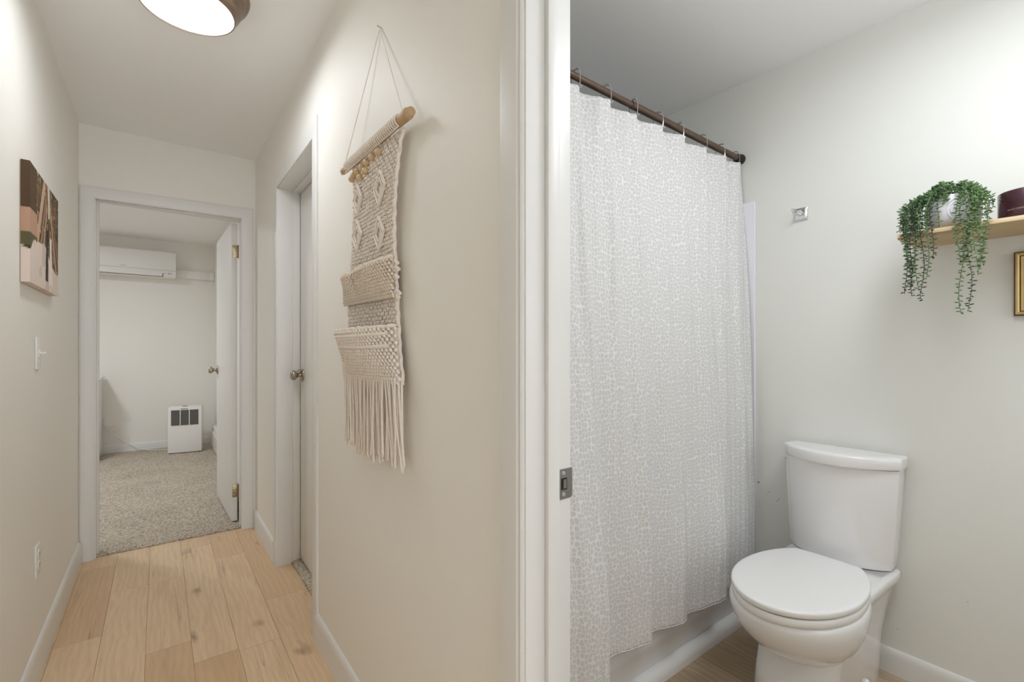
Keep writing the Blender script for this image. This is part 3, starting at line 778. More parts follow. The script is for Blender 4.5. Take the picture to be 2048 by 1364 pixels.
    # diamonds of corded ridges
    for (a, b) in diam:
        mb = MB()
        for ring, rad in ((1.0, .0050), (.60, .0042)):
            q = [(0, -.066 * ring), (.115 * ring, 0), (0, .066 * ring), (-.115 * ring, 0), (0, -.066 * ring)]
            pts = []
            for s in range(4):
                for t in range(9):
                    f = t / 9; bow = 0
                    pts.append(S(a + q[s][0] + (q[s + 1][0] - q[s][0]) * f - (bow if s in (1, 3) else -bow) * .5, b + (q[s][1] + (q[s + 1][1] - q[s][1]) * f) * 1.0, .009 + .0012 * math.sin(f * 28)))
            pts.append(pts[0]); mb.tube(pts, [rad * (1 + .25 * math.sin(k * 2.6)) for k in range(len(pts))], 6)
        knot(mb, S(a, b, .003), .016, .020, .006)
        part(mb, 'diamond', M['cotton'], root)
    # beads
    for (u, v) in ((.34, .035), (.47, .036), (.60, .040), (.72, .044), (.84, .045), (.94, .046), (1.00, .055), (.62, .072), (.76, .082)):
        c = S(u, v, .010); part(MB().ell(c, .0105, .0115, .0105, seg=14, rin=9), 'bead', M['bead'], root, label='round wooden bead')
    # 2) pockets: bulging dense knit
    def pocket(v0, v1, bulge, name, fold, dense=1.0, mat='cotton_dark', ridge=False, uL=-.02, uR=1.03, zdrop=0.0, lean=.0):
        def Q(u, v):
            uu = uL + (uR - uL) * u; vv = v0 + (v1 - v0) * v
            b = bulge * (math.sin(PI * min(1, max(0, u))) ** .75) * (1 - v) ** .8 * (1 + lean * (u - .3))
            b += fold(u, v)
            p = S(uu, vv, .010 + b); p.z -= zdrop * (1 - v) * u; return p
        mb = MB(); G = []
        for j in range(25):
            G.append([Q(i / 40, j / 24) + Vector((.004, 0, 0)) for i in range(41)])
        mb.grid(G)
        back = [[p + Vector((.003, 0, 0)) for p in row] for row in G]; mb.grid(back)
        hh = (v1 - v0) * (zt_ - zb_); nr = int(hh / (.0100 / dense)); nc = int(25 * dense)
        for j in range(nr):
            for i in range(nc):
                u = (i + (.5 if j % 2 else 0)) / nc; v = (j + .4) / nr
                knot(mb, Q(u, v) - Vector((.0025, 0, 0)), .0150 / dense, .0135 / dense, .0046, rnd.uniform(-.25, .25))
        o = part(mb, name, M[mat], root, ang=80, recalc=False)
        rim = MB(); pts = [Q(i / 50, 0) + Vector((0, 0, .003 + .001 * math.sin(i * 1.3))) for i in range(51)]
        rim.tube(pts, [.0050 + .001 * math.sin(i * 1.7) for i in range(51)], 7)
        part(rim, 'pocket_rim', M['cotton'], root, under=o)
        if ridge:
            for (vv, r_) in ((.10, .0048), (.32, .0052)):
                m2 = MB(); m2.tube([Q(i / 50, vv + .02 * math.sin(i * .1)) - Vector((.004, 0, 0)) for i in range(2, 50)], r_, 8)
                part(m2, 'ridge_cord', M['cotton'], root, under=o)
            m2 = MB(); m2.tube([Q(.60 + .33 * t / 12, .42 + .52 * t / 12) - Vector((.004, 0, 0)) for t in range(13)], .0046, 8)
            part(m2, 'ridge_cord', M['cotton'], root, under=o)
        return o
    pocket(.495, .655, .036, 'upper_pocket', lambda u, v: .014 * math.exp(-((u - .78) / .12) ** 2) * (1 - v) - .010 * math.exp(-((u - .60) / .05) ** 2) * (1 - v * .6), 1.15, uR=1.06, zdrop=.032)
    pocket(.775, 1.0, .056, 'lower_pocket', lambda u, v: .012 * math.exp(-((u - .75) / .2) ** 2) * (1 - v), 1.1, 'cotton', True, uR=1.05, zdrop=.012)
    # tufts on the near edge of the upper pocket
    for (v, l) in ((.515, .022), (.54, .026), (.57, .02), (.635, .026), (.65, .02)):
        p = S(-.02, v, .004); mb = MB()
        mb.ell(p, .008, .009, .009); mb.tube([p, p + Vector((-.006, -l * .9, .004)), p + Vector((-.006, -l * 1.5, -.006))], [.0045, .0035, .0055], 7)
        part(mb, 'tuft', M['cotton'], root)
    # 3) fringe: separate cords in two overlapping layers
    n = 88
    for k in range(n):
        u = (k + .3 * rnd.random()) / (n - 1); lay = k % 3
        p0 = S(u * 1.04 - .02, .985, .004 + .007 * lay)
        zb = .888 + .020 * (1 - u) * 0 + rnd.uniform(-.010, .012) + .010 * math.sin(u * 9)
        zb -= .004 * u
        sway = rnd.uniform(-.018, .018); cur = rnd.uniform(-.010, .010)
        ph = rnd.random() * 6
        pts = []
        for t in range(10):
            f = t / 9
            pts.append(Vector((p0.x + .006 * f * math.sin(ph) + .004 * f, p0.y + sway * f + cur * math.sin(PI * f * 1.3) - .006 * (1 - u) * f + .010 * u * f * 0, p0.z + (zb - p0.z) * f)))
        r0 = rnd.uniform(.0026, .0034)
        mb = MB(); mb.tube(pts, [r0 * (1.1 if t == 0 else 1) * (1.22 if t == 9 else 1) for t in range(10)], 6)
        mb.ell(pts[0] + Vector((0, 0, .003)), r0 * 1.5, r0 * 1.5, r0 * 1.8)
        e = pts[-1]
        for q in range(4):
            a = q * 1.6 + ph; mb.tube([e, e + Vector((math.cos(a) * .003, math.sin(a) * .004, -.006))], [.0013, .0007], 4)
        part(mb, 'fringe_cord', M['cotton'], root, ang=80)
macrame()

# ------------------------------------------------------------------ bedroom things
ac = thing('air_conditioner', (-.25, YBED, 2.01), 'white wall-mounted air conditioner high on the far bedroom wall', 'air conditioner')
ax0, ax1, ay = -.70, .157, 6.69
prof = [(0, 0), (-.200, .0), (-.212, .012), (-.216, .055), (-.214, .075), (-.216, .082), (-.212, .288), (-.204, .298), (-.190, .303), (0, .303)]
body = part(MB().prism(prof, lambda q, s: (s, YBED + q[0], 2.008 + q[1]), ax0, ax1), 'housing', M['plastic'], ac, bevel=.004, ang=30)
part(MB().box(ax0 + .03, ax1 - .125, YBED - .219, YBED - .212, 2.020, 2.062, rot=Matrix.Rotation(R(4), 3, 'X')), 'air_flap', M['plastic'], ac, bevel=.003)
part(MB().box(ax0 + .03, ax1 - .125, YBED - .2185, YBED - .2125, 2.014, 2.017), 'outlet_slot', M['dark'], ac)
part(MB().box(ax0 + .01, ax1 - .006, YBED - .2172, YBED - .2150, 2.0885, 2.0905), 'panel_seam', M['grey'], ac)
part(MB().box(ax1 - .125, ax1 - .120, YBED - .2192, YBED - .2125, 2.017, 2.055), 'outlet_slot', M['dark'], ac)
dp = MB()
for k in range(3): dp.box(ax1 - .075 + k * .012, ax1 - .067 + k * .012, YBED - .2172, YBED - .2158, 2.052, 2.062)
dp.box(ax1 - .066, ax1 - .060, YBED - .2172, YBED - .2158, 2.036, 2.040); dp.box(ax1 - .110, ax1 - .088, YBED - .2172, YBED - .2158, 2.055, 2.058)
part(dp, 'display_marks', M['grey'], ac)
lg = MB()
for k in range(5): lg.box(-.345 + k * .011, -.338 + k * .011, YBED - .2158, YBED - .2148, 2.108, 2.113)
part(lg, 'badge', M['grey'], ac)
cd = thing('pipe_cover', (.35, YBED, 2.06), 'white plastic pipe cover running from the air conditioner to the corner', 'pipe cover')
part(MB().box(ax1 + .002, .505, YBED - .062, YBED, 2.036, 2.128), 'channel', M['plastic'], cd, bevel=.006)
part(MB().box(.500, .549, YBED - .068, YBED, 2.030, 2.134), 'elbow', M['plastic'], cd, bevel=.008)

dh = thing('dehumidifier', (.23, 6.42, .015), 'white boxy dehumidifier with dark square vent grille standing on the bedroom carpet', 'heater')  # dehumidifier standing on the bedroom carpet
rz = Matrix.Rotation(R(-9), 3, 'Z'); pv = (.075, 6.42, 0)
def hb(x0, x1, y0, y1, z0, z1): return MB().box(x0, x1, y0, y1, z0, z1, rot=rz, piv=pv)
hx0, hx1 = .075, .392
part(hb(hx0, hx1, 6.42, 6.60, .022, .535), 'housing', M['plastic'], dh, bevel=.008)
gr = part(hb(hx0 + .032, hx1 - .032, 6.416, 6.422, .330, .500), 'grille', nm('grille_dark', (84, 82, 78), .6, bump=(200, .5, .003)), dh)
gb = MB()
for k in range(14): 
    z = .336 + k * .0122; gb.box(hx0 + .033, hx1 - .033, 6.4135, 6.417, z, z + .0032, rot=rz, piv=pv)
for k in range(1, 16):
    x = hx0 + .032 + (hx1 - hx0 - .064) * k / 16; gb.box(x - .0007, x + .0007, 6.4140, 6.417, .332, .499, rot=rz, piv=pv)
part(gb, 'grille_bars', nm('grille_bar_grey', (120, 118, 112), .5), dh, under=gr)
for k in (1, 2):
    x = hx0 + .032 + (hx1 - hx0 - .064) * k / 3; part(hb(x - .004, x + .004, 6.411, 6.418, .330, .500), 'grille_rib', M['plastic'], dh, under=gr)
part(hb(.195, .262, 6.4175, 6.4205, .509, .516), 'badge', M['grey'], dh)
part(hb(.205, .250, 6.47, 6.49, .533, .539), 'handle_slot', M['dark'], dh)
for x in (.095, .37):
    for y in (6.44, 6.58): part(MB().box(x - .012, x + .012, y - .012, y + .012, .010, .024, rot=rz, piv=pv), 'foot', M['dark'], dh)
cdp = [(-.492, 6.880, .345), (-.480, 6.868, .325), (-.440, 6.862, .265), (-.385, 6.86, .205), (-.32, 6.86, .150), (-.24, 6.855, .085), (-.18, 6.84, .045), (-.10, 6.80, .024), (-.02, 6.76, .020), (.06, 6.70, .021), (.12, 6.62, .03)]
def smooth_path(P, n=6):
    P = [Vector(p) for p in P]; out = []
    for i in range(len(P) - 1):
        p0, p1, p2, p3 = P[max(0, i - 1)], P[i], P[i + 1], P[min(len(P) - 1, i + 2)]
        for k in range(n):
            t = k / n; out.append(.5 * ((2 * p1) + (p2 - p0) * t + (2 * p0 - 5 * p1 + 4 * p2 - p3) * t * t + (3 * p1 - p0 - 3 * p2 + p3) * t ** 3))
    out.append(P[-1]); return out
pc = thing('power_cord', (-.49, 6.87, .345), 'white power cord with tag hanging from the bedroom outlet to the dehumidifier', 'cord')
part(MB().tube(smooth_path(cdp), .0042, 8), 'cord', M['plastic'], pc)
part(MB().box(-.503, -.482, 6.868, 6.893, .338, .362), 'plug', M['plastic'], pc, bevel=.003)
part(MB().box(-.452, -.385, 6.858, 6.866, .262, .300, rot=Matrix.Rotation(R(-32), 3, 'Y')), 'tag', M['paper'], pc, label='cream warning tag')
o2 = thing('outlet', (-.49, YBED, .37), 'white outlet with cord plugged in on the far bedroom wall', 'outlet')
part(MB().box(-.530, -.458, YBED - .0065, YBED, .306, .426), 'wall_plate', M['plastic'], o2, bevel=.003)
for z in (.346, .388):
    so = part(MB().lathe([(0, -.0095), (.0145, -.009), (.0165, -.006)], 18, (-.494, YBED, z), 'y'), 'socket', M['plastic'], o2)
    sl = MB(); sl.box(-.500, -.4985, YBED - .0103, YBED - .009, z - .001, z + .008); sl.box(-.4885, -.487, YBED - .0103, YBED - .009, z - .001, z + .008); sl.box(-.4955, -.4925, YBED - .0103, YBED - .009, z - .009, z - .005)
    part(sl, 'slot', M['dark'], o2, under=so)
dr = thing('dresser', (-.9, 6.65, .015), 'white dresser at the left of the bedroom, mostly hidden by the door frame', 'dresser')
part(MB().box(-1.40, -.502, 6.44, 6.84, .075, .862), 'carcass', M['plastic'], dr, bevel=.003)
part(MB().box(-1.42, -.482, 6.42, 6.85, .862, .890), 'top', M['plastic'], dr, bevel=.005)
for k in range(3):
    z0 = .10 + k * .25
    for (xa, xb) in ((-1.385, -.960), (-.945, -.517)):
        dd = part(MB().box(xa, xb, 6.424, 6.441, z0, z0 + .235), 'drawer', M['plastic'], dr, bevel=.004)
        part(MB().lathe([(0, -.024), (.012, -.022), (.014, -.014), (.006, -.008), (.006, 0)], 14, ((xa + xb) / 2, 6.424, z0 + .118), 'y'), 'drawer_knob', M['nickel'], dr, under=dd)
for (x, y) in ((-1.38, 6.46), (-.525, 6.46), (-1.38, 6.82), (-.525, 6.82)):
    part(MB().box(x - .02, x + .02, y - .02, y + .02, .014, .076), 'leg', M['plastic'], dr, bevel=.003)
bh = thing('baseboard_heater', (.525, 6.3, .015), 'low white baseboard heater along the right bedroom wall behind the open door', 'heater')
part(MB().prism([(0, .02), (-.045, .02), (-.05, .04), (-.05, .20), (-.032, .222), (-.028, .235), (-.045, .262), (-.03, .285), (0, .285)], lambda q, s: (.549 + q[0], s, q[1]), 5.3, 6.62), 'housing', M['plastic'], bh, ang=30)
part(MB().box(.500, .549, 6.605, 6.625, .018, .288), 'end_cap', M['plastic'], bh, bevel=.002)

# ------------------------------------------------------------------ bathroom: tub, surround, rod, curtain
def rrect(x0, x1, y0, y1, r, z, k=6):
    out = []
    for (cx, cy, a0) in ((x1 - r, y1 - r, 0), (x0 + r, y1 - r, 90), (x0 + r, y0 + r, 180), (x1 - r, y0 + r, 270)):
        for i in range(k + 1):
            a = R(a0 + 90 * i / k); out.append((cx + r * math.cos(a), cy + r * math.sin(a), z))
    return out
tb = thing('bathtub', (1.38, 1.37, 0), 'white built-in bathtub half hidden by the shower curtain', 'bathtub')
mb = MB(); X0, X1, Y0, Y1 = XB0 + .003, XB - .0125, 1.006, YT - .003
# apron with a sloped foot and recessed field
ap = [(Y0 + .016, 0), (Y0 + .014, .060), (Y0 + .010, .085), (Y0 + .001, .135), (Y0 + .000, .150), (Y0 + .012, .175), (Y0 + .014, .30), (Y0 - .004, .345), (Y0 - .010, .375), (Y0 - .004, .395), (Y0 + .012, .402)]
ap = [(Y0 + .022, 0), (Y0 + .020, .040), (Y0 + .006, .122), (Y0 + .001, .140), (Y0 + .000, .150), (Y0 + .006, .160), (Y0 + .008, .30), (Y0 + .001, .345), (Y0 - .001, .375), (Y0 + .002, .394), (Y0 + .012, .402)]
mb.grid([[(x, y, z) for (y, z) in ap] for x in (X0, X1)])
part(mb, 'apron', M['tub'], tb, ang=60)
n_ = 7
rim = [rrect(X0, X1, Y0 + .012, Y1, .006, .402, n_), rrect(X0 + .05, X1 - .05, Y0 + .075, Y1 - .06, .12, .402, n_), rrect(X0 + .065, X1 - .062, Y0 + .088, Y1 - .073, .12, .388, n_),
       rrect(X0 + .10, X1 - .12, Y0 + .105, Y1 - .09, .13, .20, n_), rrect(X0 + .13, X1 - .2, Y0 + .13, Y1 - .11, .13, .10, n_), rrect(X0 + .2, X1 - .28, Y0 + .19, Y1 - .17, .12, .085, n_)]
m2 = MB(); m2.loft(rim, cap=False); k0 = len(m2.v) - len(rim[0]); m2.f.append(tuple(range(k0, len(m2.v))))
part(m2, 'basin', M['tub'], tb, ang=60)
baseboard_x('trim_4', 1.024, XB0 + .001, XB - .014, -1, .048, .034)
pn = MB().box(XB - .012, XB - .0005, 1.003, YT - .001, .0, 1.850).build('tub_surround', M['surround'], None, bevel=.004)
tag(pn, 'glossy white shower wall panel edge beside the right end of the curtain', 'tub surround')
struct(MB().box(XB0 + .0005, XB0 + .012, 1.005, YT - .001, .403, 1.850), 'wall_shower_left', M['surround'])
struct(MB().box(XB0 + .012, XB - .0125, YT - .012, YT - .0005, .403, 1.850), 'wall_shower_far', M['surround'])

YR, ZR = 1.071, 2.058
rd = thing('shower_rod', (XB, YR, ZR), 'brown bronze shower curtain rod with dark end cap at the wall', 'curtain rod')
part(MB().tube([(XB0 + .01, YR, ZR + .010), (1.45, YR, ZR + .0022)], .0115, 20), 'inner_pole', M['bronze'], rd)
part(MB().tube([(1.35, YR, ZR + .0045), (XB - .03, YR, ZR)], .0135, 20), 'pole', M['bronze'], rd)
for s, x in ((1, XB), (-1, XB0)):
    z_ = ZR if s > 0 else ZR + .010
    part(MB().lathe([(0, -.001 * s), (.0225, -.001 * s), (.0235, -.006 * s), (.0215, -.018 * s), (.0185, -.022 * s), (.0180, -.040 * s), (.0155, -.044 * s), (0, -.0445 * s)], 28, (x, YR, z_), 'x'), 'end_cap', M['darkbronze'], rd, label='dark bronze end cap', ang=45)

hookx = [.675, .79, .925, 1.070, 1.215, 1.362, 1.509, 1.647, 1.812, 1.958, 2.082]
# curtain top path (bows forward between hooks)
rndc = random.Random(4)
top_pts = []; NT = 440
bot_poly = [(.62, .955), (.70, .975), (.72, .925), (.80, .960), (.86, .935), (.923, .930), (1.020, .905), (1.052, .906), (1.075, .978), (1.16, .986), (1.225, .972), (1.285, .946), (1.305, .948), (1.325, .986), (1.433, .976), (1.505, .956), (1.53, .960), (1.550, .986), (1.657, .962), (1.750, .938), (1.772, .941), (1.80, .985), (1.945, .976), (2.082, .985)]
def resample(P, n, sm=1):
    P = [Vector((a, b, 0)) for a, b in P]
    for _ in range(sm):
        Q = [P[0]]
        for i in range(len(P) - 1): Q += [P[i].lerp(P[i + 1], .22), P[i].lerp(P[i + 1], .78)]
        Q.append(P[-1]); P = Q
    d = [0]
    for i in range(len(P) - 1): d.append(d[-1] + (P[i + 1] - P[i]).length)
    out = []; j = 0
    for k in range(n):
        t = d[-1] * k / (n - 1)
        while j < len(d) - 2 and d[j + 1] < t: j += 1
        f = (t - d[j]) / max(1e-9, d[j + 1] - d[j]); out.append(P[j].lerp(P[j + 1], f))
    return out, d[-1]
BP, blen = resample(bot_poly, NT, 1)
tp = []
hx = [.628] + hookx + [2.132]
for i in range(len(hx) - 1):
    a, b = hx[i], hx[i + 1]; wdt = b - a
    if i == len(hx) - 2:
        tp += [(a, YR), (a + wdt * .3, YR - .006), (a + wdt * .7, YR - .012)]
    else:
        bow = .040 + .006 * math.sin(i * 2.1)
        tp += [(a, YR), (a + wdt * .25, YR - bow * .35), (a + wdt * .55, YR - bow * .85), (a + wdt * .82, YR - bow), (a + wdt * .97, YR - bow * .45)]
tp.append((2.132, YR - .004))
TP, tlen = resample(tp, NT, 2)
NVc = 130; ZT, ZB_ = 2.018, .205
G = []
for j in range(NVc + 1):
    v = j / NVc; row = []
    zz = ZT + (ZB_ - ZT) * v
    w_ = v
    wy = min(1, max(0, (ZT - zz) / (ZT - .44)))
    g_ = min(1, max(0, (v - .30) / .62)); g_ = g_ * g_ * (3 - 2 * g_)      # folds of the hem die out upwards
    for i in range(NT):
        t = i / (NT - 1)
        x = TP[i].x * (1 - w_) + BP[i].x * w_; 
        yt = TP[i].y; yb = BP[i].y
        # scallops die out quickly below the header, folds grow towards the hem
        fade = math.exp(-v * 5.5)
        yt_flat = YR - .016
        y = (yt_flat + (yt - yt_flat) * fade) * (1 - wy) + (.962 + (yb - .962) * g_) * wy
        amp = (.006 * (1 - v) + .0015) * min(1, v * 6 + .15)
        y += amp * math.sin(t * 71 + 1.3 * math.sin(v * 3)) + .0038 * (1 - .75 * v) * math.sin(t * 133 + 2.0 * math.sin(v * 4 + 1))
        y += .0010 * math.sin(t * 260 + v * 9)
        if zz < .5: y = min(y, .993)
        # header line dips between hooks
        z = ZT + (ZB_ - ZT) * v
        if v < .2:
            dist = min(abs(TP[i].x - h_) for h_ in hookx)
            z += -(1 - v / .2) * .012 * min(1, dist / .06) + .0
        z += v * (.006 * math.sin(t * 17) + .004 * math.sin(t * 41))
        row.append((min(x, XB - .016 + .008 * (1 - v)), y, z))
    G.append(row)
mb = MB(); mb.grid(G)
cur = tag(mb.build('shower_curtain', M['curtain'], None, ang=180, recalc=True), 'white shower curtain with pale grey pebble print hanging in front of the tub', 'shower curtain')
me = cur.data; uv = me.uv_layers.new(name='UVMap')
for l in me.loops:
    k = l.vertex_index; i = k % NT; j = k // NT
    uv.data[l.index].uv = (i / (NT - 1) * 1.9, (1 - j / NVc) * 1.81)
md = cur.modifiers.new('thickness', 'SOLIDIFY'); md.thickness = .0012
# rolled hem as part
hem = MB(); hem.tube([Vector(p) + Vector((0, -.0005, .003)) for p in G[-1][::3]], .0020, 6)
ho = hem.build('hem', M['curtain'], None); ho.parent = cur
u2 = ho.data.uv_layers.new(name='UVMap')
for l in ho.data.loops:
    p = ho.data.vertices[l.vertex_index].co; u2.data[l.index].uv = (p.x * 1.2, p.z)

# hooks: double-sided roller hooks
def hook_mesh():
    m = MB(); pts = []
    # front wire: from eyelet up over the rod
    for a in range(0, 181, 12):
        pts.append((0, -.021 * math.cos(R(a)), .0015 + .021 * math.sin(R(a))))
    pts = [(.002, -.027, -.040), (.001, -.025, -.047), (0, -.021, -.044), (0, -.0215, -.030), (0, -.022, -.012)] + pts + [(0, .021, -.014), (-.012, .017, -.030), (-.014, .013, -.050), (-.010, .008, -.056)]
    m.tube(smooth_path(pts, 3), .0012, 6)
    return m
hk_t = None
hpos = []
for i, x in enumerate(hookx):
    where = {10: 'nearest the wall end cap', 9: 'second from the wall end', 8: 'third from the wall end', 7: 'fourth from the wall end', 6: 'fifth from the wall end', 5: 'sixth from the wall end', 4: 'seventh from the wall end', 3: 'just beside the door jamb'}
    zr = ZR + (.010 * (1 - (x - XB0) / (XB - XB0)))
    if hk_t is None:
        o = thing('curtain_hook', (0, 0, 0), 'x', 'curtain hook', 'curtain hooks on the bronze rod')
        ww = part(hook_mesh(), 'wire', M['chrome'], o)
        for q in range(5):
            a = R(52 + q * 19); part(MB().ell((0.0006, -.021 * math.cos(a), .0015 + .021 * math.sin(a)), .0034, .0034, .0034, seg=8, rin=6), 'roller_ball', M['steel'], o)
        hk_t = o; cur_o = o
    else:
        cur_o = hk_t.copy(); C.objects.link(cur_o)
        for ch in list(hk_t.children):
            c = ch.copy(); C.objects.link(c); c.parent = cur_o
    cur_o.location = (x, YR, zr)
    cur_o.rotation_euler = (0, 0, R([4, -6, 8, -3, 6, -8, 3, -5, 7, -4, 9][i]))
    cur_o['label'] = 'thin chrome curtain hook on the rod, ' + where[i] if i in where else 'thin chrome curtain hook on the rod end hidden behind the door jamb'
    if i == 0: pass

# ------------------------------------------------------------------ toilet
def dshape(xb, xc, xm, yc, hw, z, rb=.02, rf=.014, n=26, crown=0):
    """back straight at x=xb, sides to xc, bowed front reaching xm at the middle. clockwise list"""
    P = []
    k = 5
    for i in range(k + 1):
        a = R(90 * i / k); P.append((xb - rb + rb * math.sin(a), yc - hw + rb - rb * math.cos(a), z))   # near back corner
    # order: start near-back, go +y along the back
    for i in range(k + 1):
        a = R(90 * i / k); P.append((xb - rb + rb * math.cos(a), yc + hw - rb + rb * math.sin(a), z))
    # front arc from +y to -y
    for i in range(k + 1):
        a = R(70 * i / k); P.append((xc + rf * (1 - math.sin(a)) * 1.0, yc + hw - rf * (1 - math.cos(a)), z))
    for i in range(1, n):
        t = i / n; y = yc + (hw - rf * .8) * (1 - 2 * t); q = (y - yc) / hw
        P.append((xm + (xc - xm) * abs(q) ** 2.1, y, z))
    for i in range(k, -1, -1):
        a = R(70 * i / k); P.append((xc + rf * (1 - math.sin(a)), yc - hw + rf * (1 - math.cos(a)), z))
    return P
TY = .650
to = thing('toilet', (1.8, TY, 0), 'white two-piece toilet with closed round lid against the bathroom wall', 'toilet')
mb = MB()
Ls = [(.398, -.032), (.402, -.024), (.415, -.019), (.47, -.015), (.60, -.007), (.74, 0), (.760, 0)]
rings = []
for z, ins in Ls:
    hw = .183 + (ins * .9); rings.append(dshape(2.122, 2.038 - ins * .5, 1.958 - ins * .8, TY + .006 + (-ins) * .12, hw, z, rb=.012, rf=.007))
mb.loft(rings); tk = part(mb, 'tank', M['porcelain'], to, ang=40)
mb = MB(); rings = []
for z, ins in ((.762, .006), (.7645, .001), (.768, 0), (.796, -.001), (.801, .0005), (.8040, .003), (.8052, .0065), (.8058, .03)):
    rings.append(dshape(2.130 - ins, 2.034 + ins, 1.938 + ins, TY + .004, .189 - ins, z, rb=.012, rf=.008))
mb.loft(rings); part(mb, 'tank_lid', M['porcelain'], to, ang=40)
lv = MB(); lv.lathe([(.0, 0), (.011, 0), (.011, .004), (.007, .006), (.006, .014), (0, .014)], 16, (2.050, TY + .180, .742), 'y')
lv.tube([(2.055, TY + .189, .742), (2.042, TY + .190, .740), (2.026, TY + .190, .738)], [.005, .0055, .006], 10)
part(lv, 'flush_lever', M['chrome'], to, label='chrome flush lever')
# bowl bulb + deck
def egg(xf, xb, xc, hw, z, n=96, yc=TY, pw=2.0):
    P = []
    for i in range(n):
        a = 2 * PI * i / n; ca, sa = math.cos(a), math.sin(a)
        ax_ = (xb - xc) if ca > 0 else (xc - xf)
        P.append((xc + ax_ * math.copysign(abs(ca) ** (2 / pw), ca), yc + hw * math.copysign(abs(sa) ** (2 / pw), sa), z))
    return P
mb = MB()
B = [(.178, 1.72, 1.80, 1.76, .030), (.184, 1.66, 1.86, 1.76, .070), (.198, 1.600, 1.90, 1.74, .103), (.222, 1.548, 1.93, 1.71, .131), (.260, 1.492, 1.95, 1.69, .157), (.300, 1.452, 1.96, 1.67, .174), (.345, 1.424, 1.965, 1.665, .184), (.372, 1.417, 1.965, 1.665, .185), (.384, 1.420, 1.962, 1.665, .182), (.389, 1.428, 1.955, 1.665, .176)]
mb.loft([egg(xf, xb, xc, hw, z) for z, xf, xb, xc, hw in B]); part(mb, 'bowl', M['porcelain'], to, ang=60)
mb = MB()
def ped(xf, xb, hw, z, rf, hwb=None, n=20):
    """rounded front, straight sides, square-ish back"""
    P = []; hwb = hwb or hw
    for i in range(n * 2 + 1):
        a = R(90 + 180 * i / (n * 2)); P.append((xf + rf + rf * math.cos(a) * 1.0, TY + hw * math.copysign(abs(math.sin(a)) ** .75, math.sin(a)), z))
    for i in range(7): P.append((xf + rf + (xb - .03 - xf - rf) * (i + 1) / 7, TY - hw - (hwb - hw) * (i + 1) / 7, z))
    for i in range(1, 5): a = R(90 * i / 4); P.append((xb - .03 + .03 * math.sin(a), TY - hwb + .03 * (1 - math.cos(a)), z))
    for i in range(5): a = R(90 * i / 4); P.append((xb - .03 + .03 * math.cos(a), TY + hwb - .03 + .03 * math.sin(a), z))
    for i in range(7): P.append((xb - .03 - (xb - .03 - xf - rf) * (i + 1) / 8, TY + hwb - (hwb - hw) * (i + 1) / 8, z))
    return P
D = [(.0, 1.560, 2.070, .122, .09, .119), (.01, 1.558, 2.071, .124, .09, .120), (.12, 1.572, 2.076, .120, .09, .123), (.20, 1.60, 2.084, .120, .09, .128), (.27, 1.62, 2.094, .125, .10, .138),
     (.330, 1.66, 2.109, .138, .12, .150), (.358, 1.70, 2.116, .150, .12, .162), (.366, 1.72, 2.122, .162, .12, .169), (.392, 1.72, 2.122, .163, .12, .170), (.397, 1.725, 2.118, .160, .12, .167)]
mb.loft([ped(xf, xb, hw, z, rf, hb2) for z, xf, xb, hw, rf, hb2 in D]); pd = part(mb, 'pedestal', M['porcelain'], to, ang=60)
part(MB().lathe([(0, -.010), (.010, -.009), (.0135, -.005), (.014, 0)], 20, (1.905, TY - .1205, .055), 'y'), 'bolt_cap', M['seat'], to, under=pd)
def seat_ring(z, ins, xf=1.412, xb=1.905, xc=1.665, hw=.177, n=72):
    P = []
    for i in range(n):
        a = 2 * PI * i / n; ca, sa = math.cos(a), math.sin(a)
        if ca > 0:
            ax_ = .300; x = xc + (ax_ - ins) * ca
            if x > xb - ins: x = xb - ins + (x - xb + ins) * .10
            P.append((x, TY - .004 + (hw - ins) * sa, z))
        else: P.append((xc + (xc - xf - ins) * ca, TY - .004 + (hw - ins) * sa, z))
    return P
mb = MB(); mb.loft([seat_ring(z, i_) for z, i_ in ((.3900, .008), (.3915, .003), (.395, .001), (.411, .0), (.4145, .002), (.4155, .006))]); part(mb, 'seat', M['seat'], to, ang=50)
mb = MB(); mb.loft([seat_ring(z, i_, xf=1.409, hw=.1790, xb=1.912) for z, i_ in ((.4190, .008), (.4198, .003), (.423, .001), (.434, .0), (.4372, .002), (.4386, .006), (.4392, .015), (.4396, .06))]); part(mb, 'lid', M['seat'], to, ang=50)
mb = MB(); mb.box(1.88, 1.925, TY - .105, TY - .065, .396, .424); mb.box(1.88, 1.925, TY + .065, TY + .105, .396, .424)
part(mb, 'seat_hinges', M['seat'], to, bevel=.004)
mb = MB(); mb.loft([seat_ring(z, .007) for z in (.4150, .4196)]); part(mb, 'seat_gap_shade', M['dark'], to)  # dark slab drawn in as the shade between seat and lid

